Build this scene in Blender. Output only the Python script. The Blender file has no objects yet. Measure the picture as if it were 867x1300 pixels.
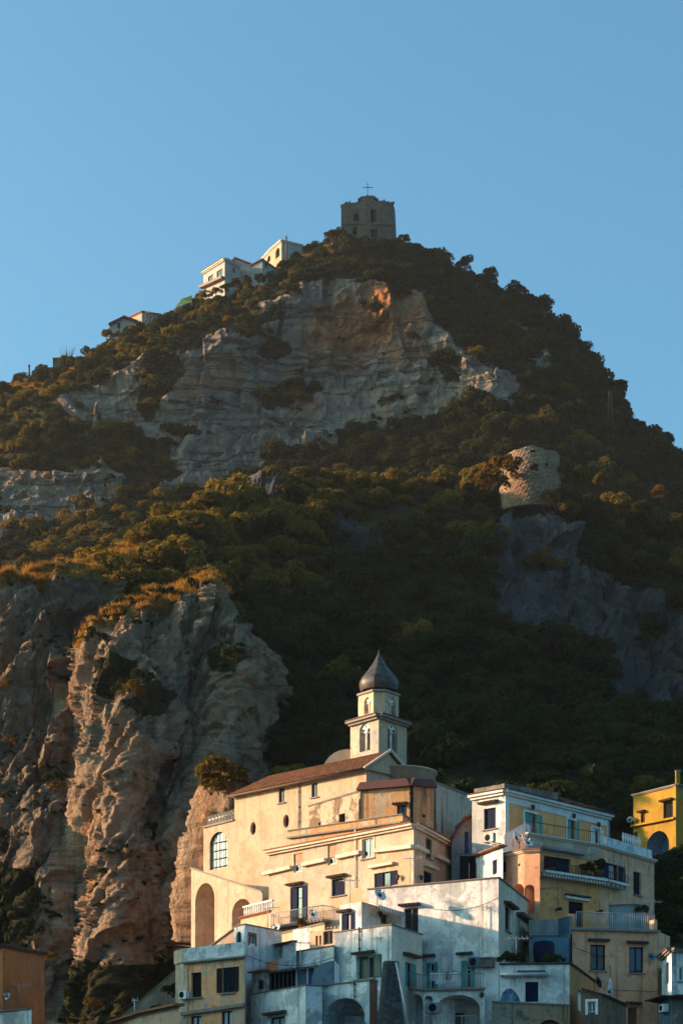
import bpy, bmesh, math, random
import numpy as np
from mathutils import Vector, bvhtree

random.seed(7)
SHADE_HILL_H = 56.0  # height of the unseen hill added to shade the lower houses
RNG = np.random.default_rng(11)
SC = bpy.context.scene
COL = SC.collection
F, CX, HY = 2600.0, 433.5, 1550.0      # focal length in photo pixels, optical column, horizon row


def W(px, py, Y):
    return Vector(((px - CX) / F * Y, Y, (HY - py) / F * Y))


def proj(p):
    return CX + F * p[0] / p[1], HY - F * p[2] / p[1]


# ------------------------------------------------------------------ numpy noise
_P = np.random.default_rng(5).permutation(256)
_P = np.concatenate([_P, _P, _P])
_G = np.random.default_rng(6).normal(size=(256, 3))
_G /= np.linalg.norm(_G, axis=1)[:, None]


def pn(p):
    p = np.asarray(p, dtype=np.float64)
    i = np.floor(p).astype(int)
    f = p - i
    i &= 255
    u = f * f * f * (f * (f * 6 - 15) + 10)
    out = 0
    for dx in (0, 1):
        wx = u[..., 0] if dx else 1 - u[..., 0]
        for dy in (0, 1):
            wy = u[..., 1] if dy else 1 - u[..., 1]
            for dz in (0, 1):
                wz = u[..., 2] if dz else 1 - u[..., 2]
                h = _P[_P[_P[(i[..., 0] + dx) & 255] + ((i[..., 1] + dy) & 255)] + ((i[..., 2] + dz) & 255)]
                g = _G[h]
                d = g[..., 0] * (f[..., 0] - dx) + g[..., 1] * (f[..., 1] - dy) + g[..., 2] * (f[..., 2] - dz)
                out = out + wx * wy * wz * d
    return out


def fbm(p, octv=4, gain=.5, lac=2.03):
    a, s, o = 1.0, 0, np.asarray(p, float)
    for k in range(octv):
        s = s + a * pn(o + 17.3 * k)
        a *= gain
        o = o * lac
    return s


def ridged(p, octv=4, gain=.5):
    a, s, o = 1.0, 0, np.asarray(p, float)
    for k in range(octv):
        s = s + a * (1 - 2 * np.abs(pn(o + 9.1 * k)))
        a *= gain
        o = o * 2.07
    return s


_R = np.random.default_rng(8).random((256, 3))
_R2 = np.random.default_rng(9).normal(size=(256, 4))


def facets(p, tilt=.5, step=.5):
    """broken-rock relief: each cell is a tilted facet with its own offset"""
    p = np.asarray(p, float)
    sh = p.shape[:-1]
    p = p.reshape(-1, 3)
    i = np.floor(p).astype(int)
    best = np.full(len(p), 9e9); bid = np.zeros(len(p), int); bv = np.zeros_like(p)
    for dx in (-1, 0, 1):
        for dy in (-1, 0, 1):
            for dz in (-1, 0, 1):
                c = i + (dx, dy, dz)
                h = _P[_P[_P[c[:, 0] & 255] + (c[:, 1] & 255)] + (c[:, 2] & 255)]
                v = p - (c + _R[h])
                d = (v ** 2).sum(1)
                k = d < best
                best = np.where(k, d, best); bid = np.where(k, h, bid); bv[k] = v[k]
    g = _R2[bid]
    return (step * g[:, 3] + tilt * (g[:, :3] * bv).sum(1)).reshape(sh)


def inpoly(x, y, poly):
    c = np.zeros(np.shape(x), bool)
    n = len(poly)
    for i in range(n):
        x0, y0 = poly[i]
        x1, y1 = poly[(i + 1) % n]
        if y0 == y1:
            continue
        t = ((y0 > y) != (y1 > y)) & (x < (x1 - x0) * (y - y0) / (y1 - y0) + x0)
        c ^= t
    return c


# ------------------------------------------------------------------ objects
def tag(o, label=None, cat=None, group=None, kind=None):
    if label: o['label'] = label
    if cat: o['category'] = cat
    if group: o['group'] = group
    if kind: o['kind'] = kind
    return o


def empty(name, loc, label=None, cat=None, group=None):
    o = bpy.data.objects.new(name, None)
    o.empty_display_size = .3
    COL.objects.link(o)
    o.location = loc
    return tag(o, label, cat, group)


class MB:
    def __init__(s):
        s.v, s.f, s.m, s.mats, s.smooth = [], [], [], [], []

    def mi(s, mat):
        if mat not in s.mats: s.mats.append(mat)
        return s.mats.index(mat)

    def face(s, pts, mat, smooth=False):
        b = len(s.v)
        s.v += [tuple(p) for p in pts]
        s.f.append(tuple(range(b, b + len(pts))))
        s.m.append(s.mi(mat)); s.smooth.append(smooth)

    def mesh(s, verts, faces, mat, smooth=False):
        b = len(s.v)
        s.v += [tuple(p) for p in verts]
        k = s.mi(mat)
        for f in faces:
            s.f.append(tuple(b + i for i in f)); s.m.append(k); s.smooth.append(smooth)

    def obox(s, c, ax, ay, az, mat):
        """box about c with half vectors ax, ay, az"""
        c, ax, ay, az = map(Vector, (c, ax, ay, az))
        vs = [c + i * ax + j * ay + k * az for k in (-1, 1) for j in (-1, 1) for i in (-1, 1)]
        fs = [(0, 2, 3, 1), (4, 5, 7, 6), (0, 1, 5, 4), (2, 6, 7, 3), (0, 4, 6, 2), (1, 3, 7, 5)]
        if ax.cross(ay).dot(az) < 0: fs = [f[::-1] for f in fs]
        s.mesh(vs, fs, mat)

    def tube(s, pts, r, mat, n=6, r1=None, smooth=True):
        pts = [Vector(p) for p in pts]
        vs, fs = [], []
        for i, p in enumerate(pts):
            d = (pts[min(i + 1, len(pts) - 1)] - pts[max(i - 1, 0)])
            if d.length < 1e-9: d = Vector((0, 0, 1))
            d.normalize()
            a = d.cross(Vector((0, 0, 1)) if abs(d.z) < .9 else Vector((1, 0, 0))).normalized()
            b = d.cross(a)
            t = i / (len(pts) - 1)
            rr = r if r1 is None else r + (r1 - r) * t
            for k in range(n):
                an = 2 * math.pi * k / n
                vs.append(p + rr * (math.cos(an) * a + math.sin(an) * b))
        for i in range(len(pts) - 1):
            for k in range(n):
                k2 = (k + 1) % n
                fs.append((i * n + k, i * n + k2, (i + 1) * n + k2, (i + 1) * n + k))
        fs.append(tuple(range(n - 1, -1, -1)))
        fs.append(tuple((len(pts) - 1) * n + k for k in range(n)))
        s.mesh(vs, fs, mat, smooth)

    def lathe(s, c, prof, mat, n=16, smooth=True, a0=0):
        c = Vector(c)
        vs, fs = [], []
        for r, z in prof:
            for k in range(n):
                an = a0 + 2 * math.pi * k / n
                vs.append(c + Vector((r * math.cos(an), r * math.sin(an), z)))
        for i in range(len(prof) - 1):
            for k in range(n):
                k2 = (k + 1) % n
                fs.append((i * n + k, i * n + k2, (i + 1) * n + k2, (i + 1) * n + k))
        fs.append(tuple(range(n - 1, -1, -1)))
        fs.append(tuple((len(prof) - 1) * n + k for k in range(n)))
        s.mesh(vs, fs, mat, smooth)

    def build(s, name, parent=None, origin=None, **tags):
        """link as ONE mesh object; coordinates are world, origin = location of the owning thing"""
        me = bpy.data.meshes.new(name)
        o0 = Vector(origin) if origin is not None else (Vector(parent['_o']) if parent is not None and '_o' in parent else Vector())
        me.from_pydata([(v[0] - o0.x, v[1] - o0.y, v[2] - o0.z) for v in s.v], [], s.f)
        for m in s.mats: me.materials.append(m)
        me.polygons.foreach_set('material_index', s.m)
        me.polygons.foreach_set('use_smooth', s.smooth)
        me.update()
        ob = bpy.data.objects.new(name, me)
        COL.objects.link(ob)
        ob.parent = parent
        if parent is None: ob.location = o0
        tag(ob, **tags)
        return ob


ORG = {}   # world origin of each root, by object pointer name


def root(name, loc, label, cat, group=None):
    o = empty(name, loc, label, cat, group)
    ORG[o.name] = Vector(loc)
    return o


def build(mb, name, parent, **tags):
    """part or sub-part: find the world origin of its thing"""
    r = parent
    while r.parent is not None: r = r.parent
    return mb.build(name, parent, ORG[r.name], **tags)


def solo(mb, name, loc, label, cat, group=None):
    o = mb.build(name, None, loc, label=label, cat=cat, group=group)
    ORG[o.name] = Vector(loc)
    return o


# ------------------------------------------------------------------ materials
def nt(name):
    m = bpy.data.materials.new(name)
    m.use_nodes = True
    t = m.node_tree
    for n in list(t.nodes): t.nodes.remove(n)
    out = t.nodes.new('ShaderNodeOutputMaterial')
    b = t.nodes.new('ShaderNodeBsdfPrincipled')
    t.links.new(b.outputs[0], out.inputs[0])
    return m, t, b


def N(t, typ, **kw):
    n = t.nodes.new(typ)
    for k, v in kw.items():
        if k.startswith('i_'):
            n.inputs[int(k[2:]) if k[2:].isdigit() else k[2:].replace('_', ' ')].default_value = v
        else:
            setattr(n, k, v)
    return n


def L(t, a, b): t.links.new(a, b)


def mixc(t, fac, a, b, mode='MIX'):
    n = t.nodes.new('ShaderNodeMix'); n.data_type = 'RGBA'; n.blend_type = mode
    for i, v in ((0, fac), (6, a), (7, b)):
        if hasattr(v, 'is_output') or isinstance(v, bpy.types.NodeSocket): L(t, v, n.inputs[i])
        elif i == 0: n.inputs[0].default_value = v
        else: n.inputs[i].default_value = (*v[:3], 1)
    return n.outputs[2]


def mth(t, op, a, b=None, c=None, clamp=False):
    n = t.nodes.new('ShaderNodeMath'); n.operation = op; n.use_clamp = clamp
    for i, v in enumerate((a, b, c)):
        if v is None: continue
        if isinstance(v, bpy.types.NodeSocket): L(t, v, n.inputs[i])
        else: n.inputs[i].default_value = v
    return n.outputs[0]


def ramp(t, fac, lo, hi):
    n = t.nodes.new('ShaderNodeMapRange'); n.interpolation_type = 'SMOOTHSTEP'
    L(t, fac, n.inputs[0]); n.inputs[1].default_value = lo; n.inputs[2].default_value = hi
    return n.outputs[0]


def noise(t, vec, scale, detail=4, rough=.55, dist=0):
    n = N(t, 'ShaderNodeTexNoise'); n.inputs['Scale'].default_value = scale
    n.inputs['Detail'].default_value = detail; n.inputs['Roughness'].default_value = rough
    n.inputs['Distortion'].default_value = dist
    L(t, vec, n.inputs['Vector'])
    return n.outputs[0]


def mapv(t, vec, scale=(1, 1, 1), loc=(0, 0, 0), rot=(0, 0, 0)):
    n = N(t, 'ShaderNodeMapping')
    n.inputs['Scale'].default_value = scale; n.inputs['Location'].default_value = loc; n.inputs['Rotation'].default_value = rot
    L(t, vec, n.inputs['Vector'])
    return n.outputs[0]


def bump(t, b, h, strength=.3, dist=.05):
    n = N(t, 'ShaderNodeBump'); n.inputs['Strength'].default_value = strength; n.inputs['Distance'].default_value = dist
    L(t, h, n.inputs['Height']); L(t, n.outputs[0], b.inputs['Normal'])


def mul(c, k): return tuple(min(1, x * k) for x in c)


_pl = {}


def plaster(base, stain=(.12, .1, .08), streak=.35, patch=None, pamt=0., grime=.25, seed=0):
    """old lime plaster: cloudy tone, rain streaks from the top edge, patches where the coat has worn away"""
    key = (base, stain, streak, patch, pamt, grime, seed)
    if key in _pl: return _pl[key]
    m, t, b = nt('plaster')
    tc = N(t, 'ShaderNodeTexCoord')
    v = mapv(t, tc.outputs['Object'], loc=(seed * 7.3, seed * 3.1, seed * 5.7))
    n1 = noise(t, v, .45, 5, .6)
    c = mixc(t, ramp(t, n1, .3, .72), mul(base, .80), mul(base, 1.08))
    n0 = noise(t, v, 3.2, 4, .65)
    c = mixc(t, mth(t, 'MULTIPLY', ramp(t, n0, .45, .75), .45), c, mul(base, .66))
    n5 = noise(t, mapv(t, v, (.22, .22, 5.)), 1.0, 4, .6)
    c = mixc(t, mth(t, 'MULTIPLY', ramp(t, n5, .6, .7), .16), c, mul(base, .5))
    if pamt:
        n2 = noise(t, v, .62, 7, .68, .4)
        c = mixc(t, mth(t, 'MULTIPLY', ramp(t, n2, .60 - pamt * .25, .66 - pamt * .22), .85), c, patch or mul(base, .5))
    sv = mapv(t, tc.outputs['Object'], (2.3, 2.3, .10), loc=(seed * 1.7, 0, seed))
    n3 = noise(t, sv, 1.0, 6, .7)
    sg = N(t, 'ShaderNodeSeparateXYZ'); L(t, tc.outputs['Generated'], sg.inputs[0])
    top = ramp(t, sg.outputs[2], .35, 1.0)
    sfac = mth(t, 'MULTIPLY', ramp(t, n3, .50, .78), mth(t, 'MULTIPLY', mth(t, 'ADD', mth(t, 'MULTIPLY', top, 1.3), .6), streak), clamp=True)
    c = mixc(t, sfac, c, stain)
    n4 = noise(t, v, 1.6, 6, .7)
    gf = mth(t, 'MULTIPLY', ramp(t, n4, .50, .70), min(1, grime * 1.7))
    low = ramp(t, mth(t, 'ADD', sg.outputs[2], mth(t, 'MULTIPLY', n4, .3)), .42, .12)
    c = mixc(t, mth(t, 'MULTIPLY', low, .35), c, mul(stain, 1.6))
    c = mixc(t, gf, c, mixc(t, .5, stain, mul(base, .45)))
    L(t, c, b.inputs['Base Color'])
    b.inputs['Roughness'].default_value = .9
    b.inputs['Specular IOR Level'].default_value = .15
    nb = noise(t, v, 9, 5, .65)
    bump(t, b, mth(t, 'ADD', nb, mth(t, 'MULTIPLY', n1, 3.)), .35, .06)
    _pl[key] = m
    return m


_fl = {}


def flat(name, base, rough=.6, metal=0., var=.15, spec=.3):
    key = (name, base, rough, metal)
    if key in _fl: return _fl[key]
    m, t, b = nt(name)
    tc = N(t, 'ShaderNodeTexCoord')
    n1 = noise(t, tc.outputs['Object'], 2.5, 5, .65)
    c = mixc(t, ramp(t, n1, .3, .7), mul(base, 1 - var), mul(base, 1 + var))
    L(t, c, b.inputs['Base Color'])
    b.inputs['Roughness'].default_value = rough
    b.inputs['Metallic'].default_value = metal
    b.inputs['Specular IOR Level'].default_value = spec
    bump(t, b, noise(t, tc.outputs['Object'], 14, 3), .15, .02)
    _fl[key] = m
    return m


def stone_mat(name, base, mortar, scale=3.0):
    m, t, b = nt(name)
    tc = N(t, 'ShaderNodeTexCoord')
    v = tc.outputs['Object']
    vo = N(t, 'ShaderNodeTexVoronoi'); vo.inputs['Scale'].default_value = scale
    L(t, mapv(t, v, (1, 1, 1.5)), vo.inputs['Vector'])
    hs = N(t, 'ShaderNodeSeparateColor'); L(t, vo.outputs['Color'], hs.inputs[0])
    c = mixc(t, hs.outputs[0], mul(base, .72), mul(base, 1.18))
    ve = N(t, 'ShaderNodeTexVoronoi'); ve.feature = 'DISTANCE_TO_EDGE'; ve.inputs['Scale'].default_value = scale
    L(t, mapv(t, v, (1, 1, 1.5)), ve.inputs['Vector'])
    e = ramp(t, ve.outputs['Distance'], .0, .10)
    c = mixc(t, mth(t, 'ADD', mth(t, 'MULTIPLY', e, .6), .4), mortar, c)
    n2 = noise(t, v, .4, 6, .7)
    c = mixc(t, mth(t, 'MULTIPLY', ramp(t, n2, .45, .7), .6), c, mul(base, .45))
    L(t, c, b.inputs['Base Color']); b.inputs['Roughness'].default_value = .95
    b.inputs['Specular IOR Level'].default_value = .1
    bump(t, b, mth(t, 'ADD', e, noise(t, v, 6, 5)), .8, .08)
    return m


def tile_mat(name, base):
    m, t, b = nt(name)
    tc = N(t, 'ShaderNodeTexCoord')
    v = tc.outputs['Object']
    n1 = noise(t, v, 3.5, 4, .7)
    n2 = noise(t, v, .5, 5, .6)
    c = mixc(t, ramp(t, n1, .3, .7), mul(base, .5), mul(base, 1.4))
    c = mixc(t, mth(t, 'MULTIPLY', ramp(t, n2, .5, .7), .5), c, (.09, .075, .05))
    L(t, c, b.inputs['Base Color']); b.inputs['Roughness'].default_value = .85
    b.inputs['Specular IOR Level'].default_value = .15
    bump(t, b, n1, .3, .03)
    return m


def glass_mat(name, base, rough=.08):
    m, t, b = nt(name)
    b.inputs['Base Color'].default_value = (*base, 1)
    b.inputs['Roughness'].default_value = rough
    b.inputs['Specular IOR Level'].default_value = .5
    tc = N(t, 'ShaderNodeTexCoord')
    bump(t, b, noise(t, tc.outputs['Object'], 1.2, 2), .05, .05)
    return m


WHITE = (.74, .735, .71)
M = dict(
    glass=glass_mat('window_glass', (.012, .02, .03)),
    glassl=glass_mat('pale_glass', (.20, .30, .30), .12),
    navy=flat('navy_paint', (.008, .014, .04), .75, spec=.08),
    black=flat('black_paint', (.008, .009, .014), .75, spec=.08),
    dgreen=flat('green_paint', (.01, .06, .05), .5),
    turq=flat('turquoise_paint', (.02, .28, .24), .5),
    bluep=flat('blue_paint', (.02, .06, .22), .5),
    greyblue=flat('grey_blue_paint', (.06, .14, .2), .6),
    brown=flat('brown_paint', (.16, .08, .045), .6),
    tan=flat('tan_blind', (.34, .2, .12), .7),
    white=flat('white_paint', (.75, .74, .7), .6),
    grey=flat('grey_metal', (.22, .23, .24), .5, .3),
    iron=flat('wrought_iron', (.03, .03, .032), .6),
    galv=flat('galvanised_metal', (.4, .41, .42), .5, .4),
    dish=flat('dish_paint', (.62, .62, .6), .5),
    wood=flat('old_wood', (.1, .06, .035), .8),
    curtain=flat('curtain_cloth', (.5, .55, .58), .9),
    slab=flat('weathered_slab', (.24, .21, .18), .9),
    hood=flat('tile_hood', (.10, .06, .045), .9),
    terracotta=flat('terracotta', (.26, .10, .05), .85),
    tile=tile_mat('roof_tile', (.20, .085, .045)),
    darktile=tile_mat('dark_roof_tile', (.10, .06, .05)),
    redroof=flat('dark_red_roofing', (.09, .035, .03), .85),
    blueroof=flat('slate_blue_roofing', (.025, .04, .06), .7),
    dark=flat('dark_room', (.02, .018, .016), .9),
    lead=flat('lead_sheet', (.075, .065, .06), .5, .3, var=.45),
    umbrella=flat('umbrella_cloth', (.6, .65, .68), .9),
    pot=flat('clay_pot', (.3, .12, .06), .85),
)
# ================================================================== rock and ground material
def terrain_mat(name, rock_hi, rock_lo, dark, ochre, strata, veg=(.035, .034, .016), grain=1.0, cracks=.65):
    m, t, b = nt(name)
    geo = N(t, 'ShaderNodeNewGeometry')
    P = geo.outputs['Position']
    at = {k: N(t, 'ShaderNodeAttribute', attribute_name=k).outputs['Fac'] for k in ('rock', 'stain', 'grass')}
    big = noise(t, mapv(t, P, (1, 1, .45)), .07 * grain, 8, .62, .6)
    c = mixc(t, ramp(t, big, .34, .66), rock_lo, rock_hi)
    st = noise(t, mapv(t, P, (1, 1, .10), rot=(0, math.radians(13), 0)), .55 * grain, 7, .66, .3)
    c = mixc(t, mth(t, 'MULTIPLY', ramp(t, st, .50, .70), .75), c, dark)
    st2 = noise(t, mapv(t, P, (1, 1, .16), loc=(40, 0, 0)), .30 * grain, 6, .6, .5)
    c = mixc(t, mth(t, 'MULTIPLY', ramp(t, st2, .50, .72), .75), c, ochre)
    pt = noise(t, mapv(t, P, (1, 1, .7), loc=(0, 9, 4)), .9 * grain, 6, .7)
    c = mixc(t, mth(t, 'MULTIPLY', ramp(t, pt, .56, .74), .55), c, mul(rock_hi, 1.25))
    c = mixc(t, mth(t, 'MULTIPLY', ramp(t, pt, .46, .30), .65), c, mul(dark, .6))
    so = noise(t, mapv(t, P, (1, 1, .22)), .22 * grain, 6, .7)
    c = mixc(t, mth(t, 'MULTIPLY', at['stain'], mth(t, 'ADD', .6, mth(t, 'MULTIPLY', ramp(t, so, .35, .6), .4))), c, (.42, .16, .065))
    # bedding cracks
    wv = noise(t, mapv(t, P, (.05, .05, .9), rot=(0, math.radians(7), 0)), strata, 6, .62, .35)
    cr = mth(t, 'ABSOLUTE', mth(t, 'SUBTRACT', wv, .5))
    crack = ramp(t, cr, .0, .022)
    c = mixc(t, mth(t, 'MULTIPLY', mth(t, 'SUBTRACT', 1.0, crack), cracks), c, mul(dark, .35))
    vn = noise(t, P, .5, 6, .7)
    vc = mixc(t, ramp(t, vn, .3, .7), mul(veg, .6), mul(veg, 1.7))
    gn = noise(t, P, 1.1, 6, .7)
    gc = mixc(t, ramp(t, gn, .3, .7), (.17, .09, .025), (.32, .18, .05))
    # vegetation climbs into the rock along a ragged edge
    rn = noise(t, P, .35, 6, .7)
    rf = ramp(t, mth(t, 'ADD', at['rock'], mth(t, 'MULTIPLY', mth(t, 'SUBTRACT', rn, .5), .9)), .40, .55)
    c = mixc(t, rf, vc, c)
    gf = ramp(t, mth(t, 'ADD', at['grass'], mth(t, 'MULTIPLY', mth(t, 'SUBTRACT', rn, .5), .9)), .42, .6)
    c = mixc(t, gf, c, gc)
    L(t, c, b.inputs['Base Color'])
    b.inputs['Roughness'].default_value = .95
    b.inputs['Specular IOR Level'].default_value = .08
    h = mth(t, 'ADD', mth(t, 'MULTIPLY', pt, 1.2), mth(t, 'MULTIPLY', st, 1.0))
    h = mth(t, 'ADD', h, mth(t, 'MULTIPLY', crack, .5 * cracks))
    h = mth(t, 'ADD', h, mth(t, 'MULTIPLY', noise(t, P, 2.6 * grain, 6, .7), .6))
    bump(t, b, h, .9, .9 / grain)
    return m


def row(poly, pxs):
    a = np.array(poly, float)
    out = np.stack([pxs, np.interp(pxs, a[:, 0], a[:, 1]), np.interp(pxs, a[:, 0], a[:, 2])], 1)
    k = np.ones(5) / 5
    for c in (1, 2):
        e = np.pad(out[:, c], 2, 'edge')
        out[:, c] = np.convolve(e, k, 'valid')
    return out


def to_world(a):
    """(...,3) of px,py,Y to world"""
    px, py, Y = a[..., 0], a[..., 1], a[..., 2]
    return np.stack([(px - CX) / F * Y, Y, (HY - py) / F * Y], -1)


def loft(rows, segs):
    """Catmull-Rom through world-space rows"""
    R = np.array(rows)
    out = []
    n = len(R)
    for i in range(n - 1):
        p0, p1, p2, p3 = R[max(i - 1, 0)], R[i], R[i + 1], R[min(i + 2, n - 1)]
        for k in range(segs[i]):
            t = k / segs[i]
            cr = .5 * ((2 * p1) + (-p0 + p2) * t + (2 * p0 - 5 * p1 + 4 * p2 - p3) * t * t + (-p0 + 3 * p1 - 3 * p2 + p3) * t ** 3)
            li = p1 + (p2 - p1) * t
            out.append(.55 * cr + .45 * li)
    out.append(R[-1])
    return np.array(out)


def normals(G):
    du = np.gradient(G, axis=1)
    dv = np.gradient(G, axis=0)
    n = np.cross(du, dv)
    n /= np.linalg.norm(n, axis=-1, keepdims=True) + 1e-9
    return n


SHEETS = {}


def sheet_obj(name, G, mat, attrs, kind='structure', label=None):
    nv, nu = G.shape[:2]
    me = bpy.data.meshes.new(name)
    idx = np.arange(nv * nu).reshape(nv, nu)
    q = np.stack([idx[:-1, :-1], idx[:-1, 1:], idx[1:, 1:], idx[1:, :-1]], -1).reshape(-1, 4)
    me.vertices.add(nv * nu)
    me.vertices.foreach_set('co', G.reshape(-1).astype(np.float32))
    me.loops.add(q.size)
    me.loops.foreach_set('vertex_index', q.reshape(-1).astype(np.int32))
    me.polygons.add(len(q))
    me.polygons.foreach_set('loop_start', np.arange(0, q.size, 4, dtype=np.int32))
    me.polygons.foreach_set('use_smooth', np.ones(len(q), bool))
    me.update(calc_edges=True)
    for k in ('rock', 'stain', 'grass'):
        a = me.attributes.new(k, 'FLOAT', 'POINT')
        v = attrs.get(k)
        a.data.foreach_set('value', (np.zeros(nv * nu) if v is None else v.reshape(-1)).astype(np.float32))
    me.materials.append(mat)
    o = bpy.data.objects.new(name, me)
    COL.objects.link(o)
    tag(o, label=label, kind=kind)
    SHEETS[name] = (G, q)
    return o


def soft_mask(PX, PY, polys, warp=14, freq=.018, seed=0):
    p = np.stack([PX * freq, PY * freq, np.full_like(PX, seed)], -1)
    wx = PX + warp * fbm(p, 4)
    wy = PY + warp * fbm(p + 31.7, 4)
    m = np.zeros(PX.shape)
    offs = [(0, 0), (5, 0), (-5, 0), (0, 5), (0, -5), (4, 4), (-4, 4), (4, -4), (-4, -4)]
    for poly in polys:
        a = sum(inpoly(wx + dx, wy + dy, poly).astype(float) for dx, dy in offs) / len(offs)
        m = np.maximum(m, a)
    return m


def pxgrid(lo, hi, n_in, n_out):
    return np.concatenate([np.linspace(lo, -25, n_out, endpoint=False), np.linspace(-25, 895, n_in, endpoint=False), np.linspace(895, hi, n_out)])


ROCK_FAR = terrain_mat('limestone_far', (.40, .30, .225), (.25, .20, .165), (.12, .108, .10), (.42, .22, .11), .16, grain=.45)
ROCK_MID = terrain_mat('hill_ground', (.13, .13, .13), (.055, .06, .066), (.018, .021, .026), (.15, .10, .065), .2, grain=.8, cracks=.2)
ROCK_NEAR = terrain_mat('limestone_near', (.42, .30, .205), (.21, .16, .118), (.05, .044, .04), (.38, .20, .09), .22, grain=1.0, cracks=.25)

# ------------------------------------------------------------------ far mountain
pxs = pxgrid(-800, 1700, 600, 50)
A_CREST = [(-800, 950, 400), (-300, 640, 420), (-100, 522, 428), (0, 490, 430), (75, 480, 432), (140, 440, 436), (200, 417, 440), (260, 380, 444),
           (330, 352, 448), (390, 316, 452), (435, 306, 455), (505, 308, 455), (560, 338, 452), (600, 356, 450), (650, 380, 448),
           (690, 412, 446), (735, 462, 442), (770, 528, 440), (800, 560, 438), (867, 590, 436), (1000, 650, 430), (1300, 820, 420), (1700, 1020, 410)]
A_TOP = [(-800, 1000, 380), (-300, 700, 400), (0, 592, 402), (60, 532, 405), (90, 505, 409), (200, 456, 414), (300, 418, 418), (370, 374, 424),
         (400, 357, 427), (480, 354, 427), (530, 376, 424), (560, 425, 418), (610, 468, 414), (660, 482, 413), (740, 530, 410), (867, 620, 405), (1700, 1050, 390)]
A_BASE = [(-800, 1050, 360), (-300, 765, 384), (0, 668, 388), (90, 652, 391), (150, 614, 396), (270, 607, 401), (330, 577, 406), (420, 546, 411),
          (480, 536, 412), (560, 522, 410), (620, 512, 406), (700, 548, 400), (867, 640, 392), (1700, 1080, 372)]
A_LOW = [(-800, 1150, 330), (0, 800, 340), (400, 760, 345), (867, 780, 345), (1700, 1150, 340)]
A_BOT = [(-800, 1250, 300), (0, 925, 318), (867, 925, 318), (1700, 1250, 310)]
rA = [to_world(row(r, pxs)) for r in (A_BOT, A_LOW, A_BASE, A_TOP, A_CREST)]
cr = rA[-1]
b1 = cr.copy(); b1[:, 1] += 28; b1[:, 2] -= 5
b2 = cr.copy(); b2[:, 1] += 120; b2[:, 2] = cr[:, 2] * .72
b3 = cr.copy(); b3[:, 1] += 420; b3[:, 2] = -3
# linear through the cliff band so the face stays steep
GA = loft(rA + [b1, b2, b3], [24, 60, 170, 60, 14, 10, 8])
pa, pyA = proj(np.moveaxis(GA, -1, 0))
A_ROCKS = [[(78, 505), (120, 478), (200, 450), (300, 410), (355, 375), (392, 350), (470, 352), (530, 360), (552, 400), (575, 435), (630, 462), (665, 480), (650, 505),
            (600, 515), (540, 525), (470, 535), (440, 542), (420, 565), (350, 580), (320, 596), (270, 625), (200, 622), (190, 570), (175, 530), (110, 540)],
           [(-200, 640), (-40, 600), (30, 588), (90, 600), (130, 575), (165, 590), (150, 618), (90, 655), (40, 668), (-40, 680), (-200, 720)],
           [(640, 395), (660, 400), (690, 440), (700, 470), (680, 470), (655, 430)]]
A_BUSH = [[(330, 500), (365, 490), (405, 490), (412, 502), (380, 512), (340, 518)], [(325, 445), (360, 432), (372, 448), (335, 462)],
          [(190, 470), (230, 455), (240, 480), (205, 505), (190, 540), (175, 520)], [(160, 540), (215, 560), (235, 610), (190, 620), (130, 585)],
          [(215, 540), (250, 555), (248, 565), (215, 555)], [(300, 410), (365, 385), (370, 400), (330, 420), (300, 432)], [(540, 440), (560, 450), (600, 480), (570, 480)],
          [(475, 395), (490, 400), (480, 410)]]
rockA = soft_mask(pa, pyA - 8, A_ROCKS, 12)
rockA = np.clip(rockA - soft_mask(pa, pyA, A_BUSH, 14, seed=3), 0, 1)
stA = np.maximum(soft_mask(pa, pyA, [[(392, 398), (440, 374), (520, 360), (548, 385), (542, 430), (480, 446), (420, 462), (396, 445)]], 12, seed=5),
                 .55 * soft_mask(pa, pyA, [[(375, 400), (540, 365), (548, 450), (480, 470), (380, 470)], [(200, 470), (300, 460), (290, 500), (230, 520)]], 26, seed=6))
grA = .8 * soft_mask(pa, pyA, [[(-60, 470), (60, 455), (110, 440), (100, 490), (60, 500), (-60, 505)], [(380, 300), (430, 285), (420, 330), (380, 335)], [(200, 380), (250, 370), (240, 395), (200, 400)]], 8, seed=9)
nA = normals(GA)
amp = rockA[..., None]
wp = GA * np.array([.05, .05, .022])
d = 1.5 * (ridged(wp, 4) - .6) * rockA + (2.6 - 1.6 * rockA) * fbm(GA * .035, 5)
# bedding ledges dipping to the right
zz = GA[..., 2] + .10 * GA[..., 0] + 3 * fbm(GA * .03, 3)
d += rockA * (.6 * np.tanh(2.5 * np.sin(zz * .42)) + .35 * np.tanh(3 * np.sin(zz * 1.15 + 1.2))) * (.4 + fbm(GA * .04 + 7, 3))
d += rockA * (.6 * fbm(GA * np.array([.25, .25, .12]), 4) + 1.3 * facets(GA * np.array([.11, .11, .045]), .7, .4) + .7 * facets(GA * np.array([.3, .3, .16]) + 4, .7, .4) + .35 * facets(GA * np.array([.75, .75, .5]) + 4, .7, .4))
GA = GA + nA * d[..., None]
mountain = sheet_obj('mountain', GA, ROCK_FAR, dict(rock=rockA, stain=stA, grass=grA))

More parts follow.
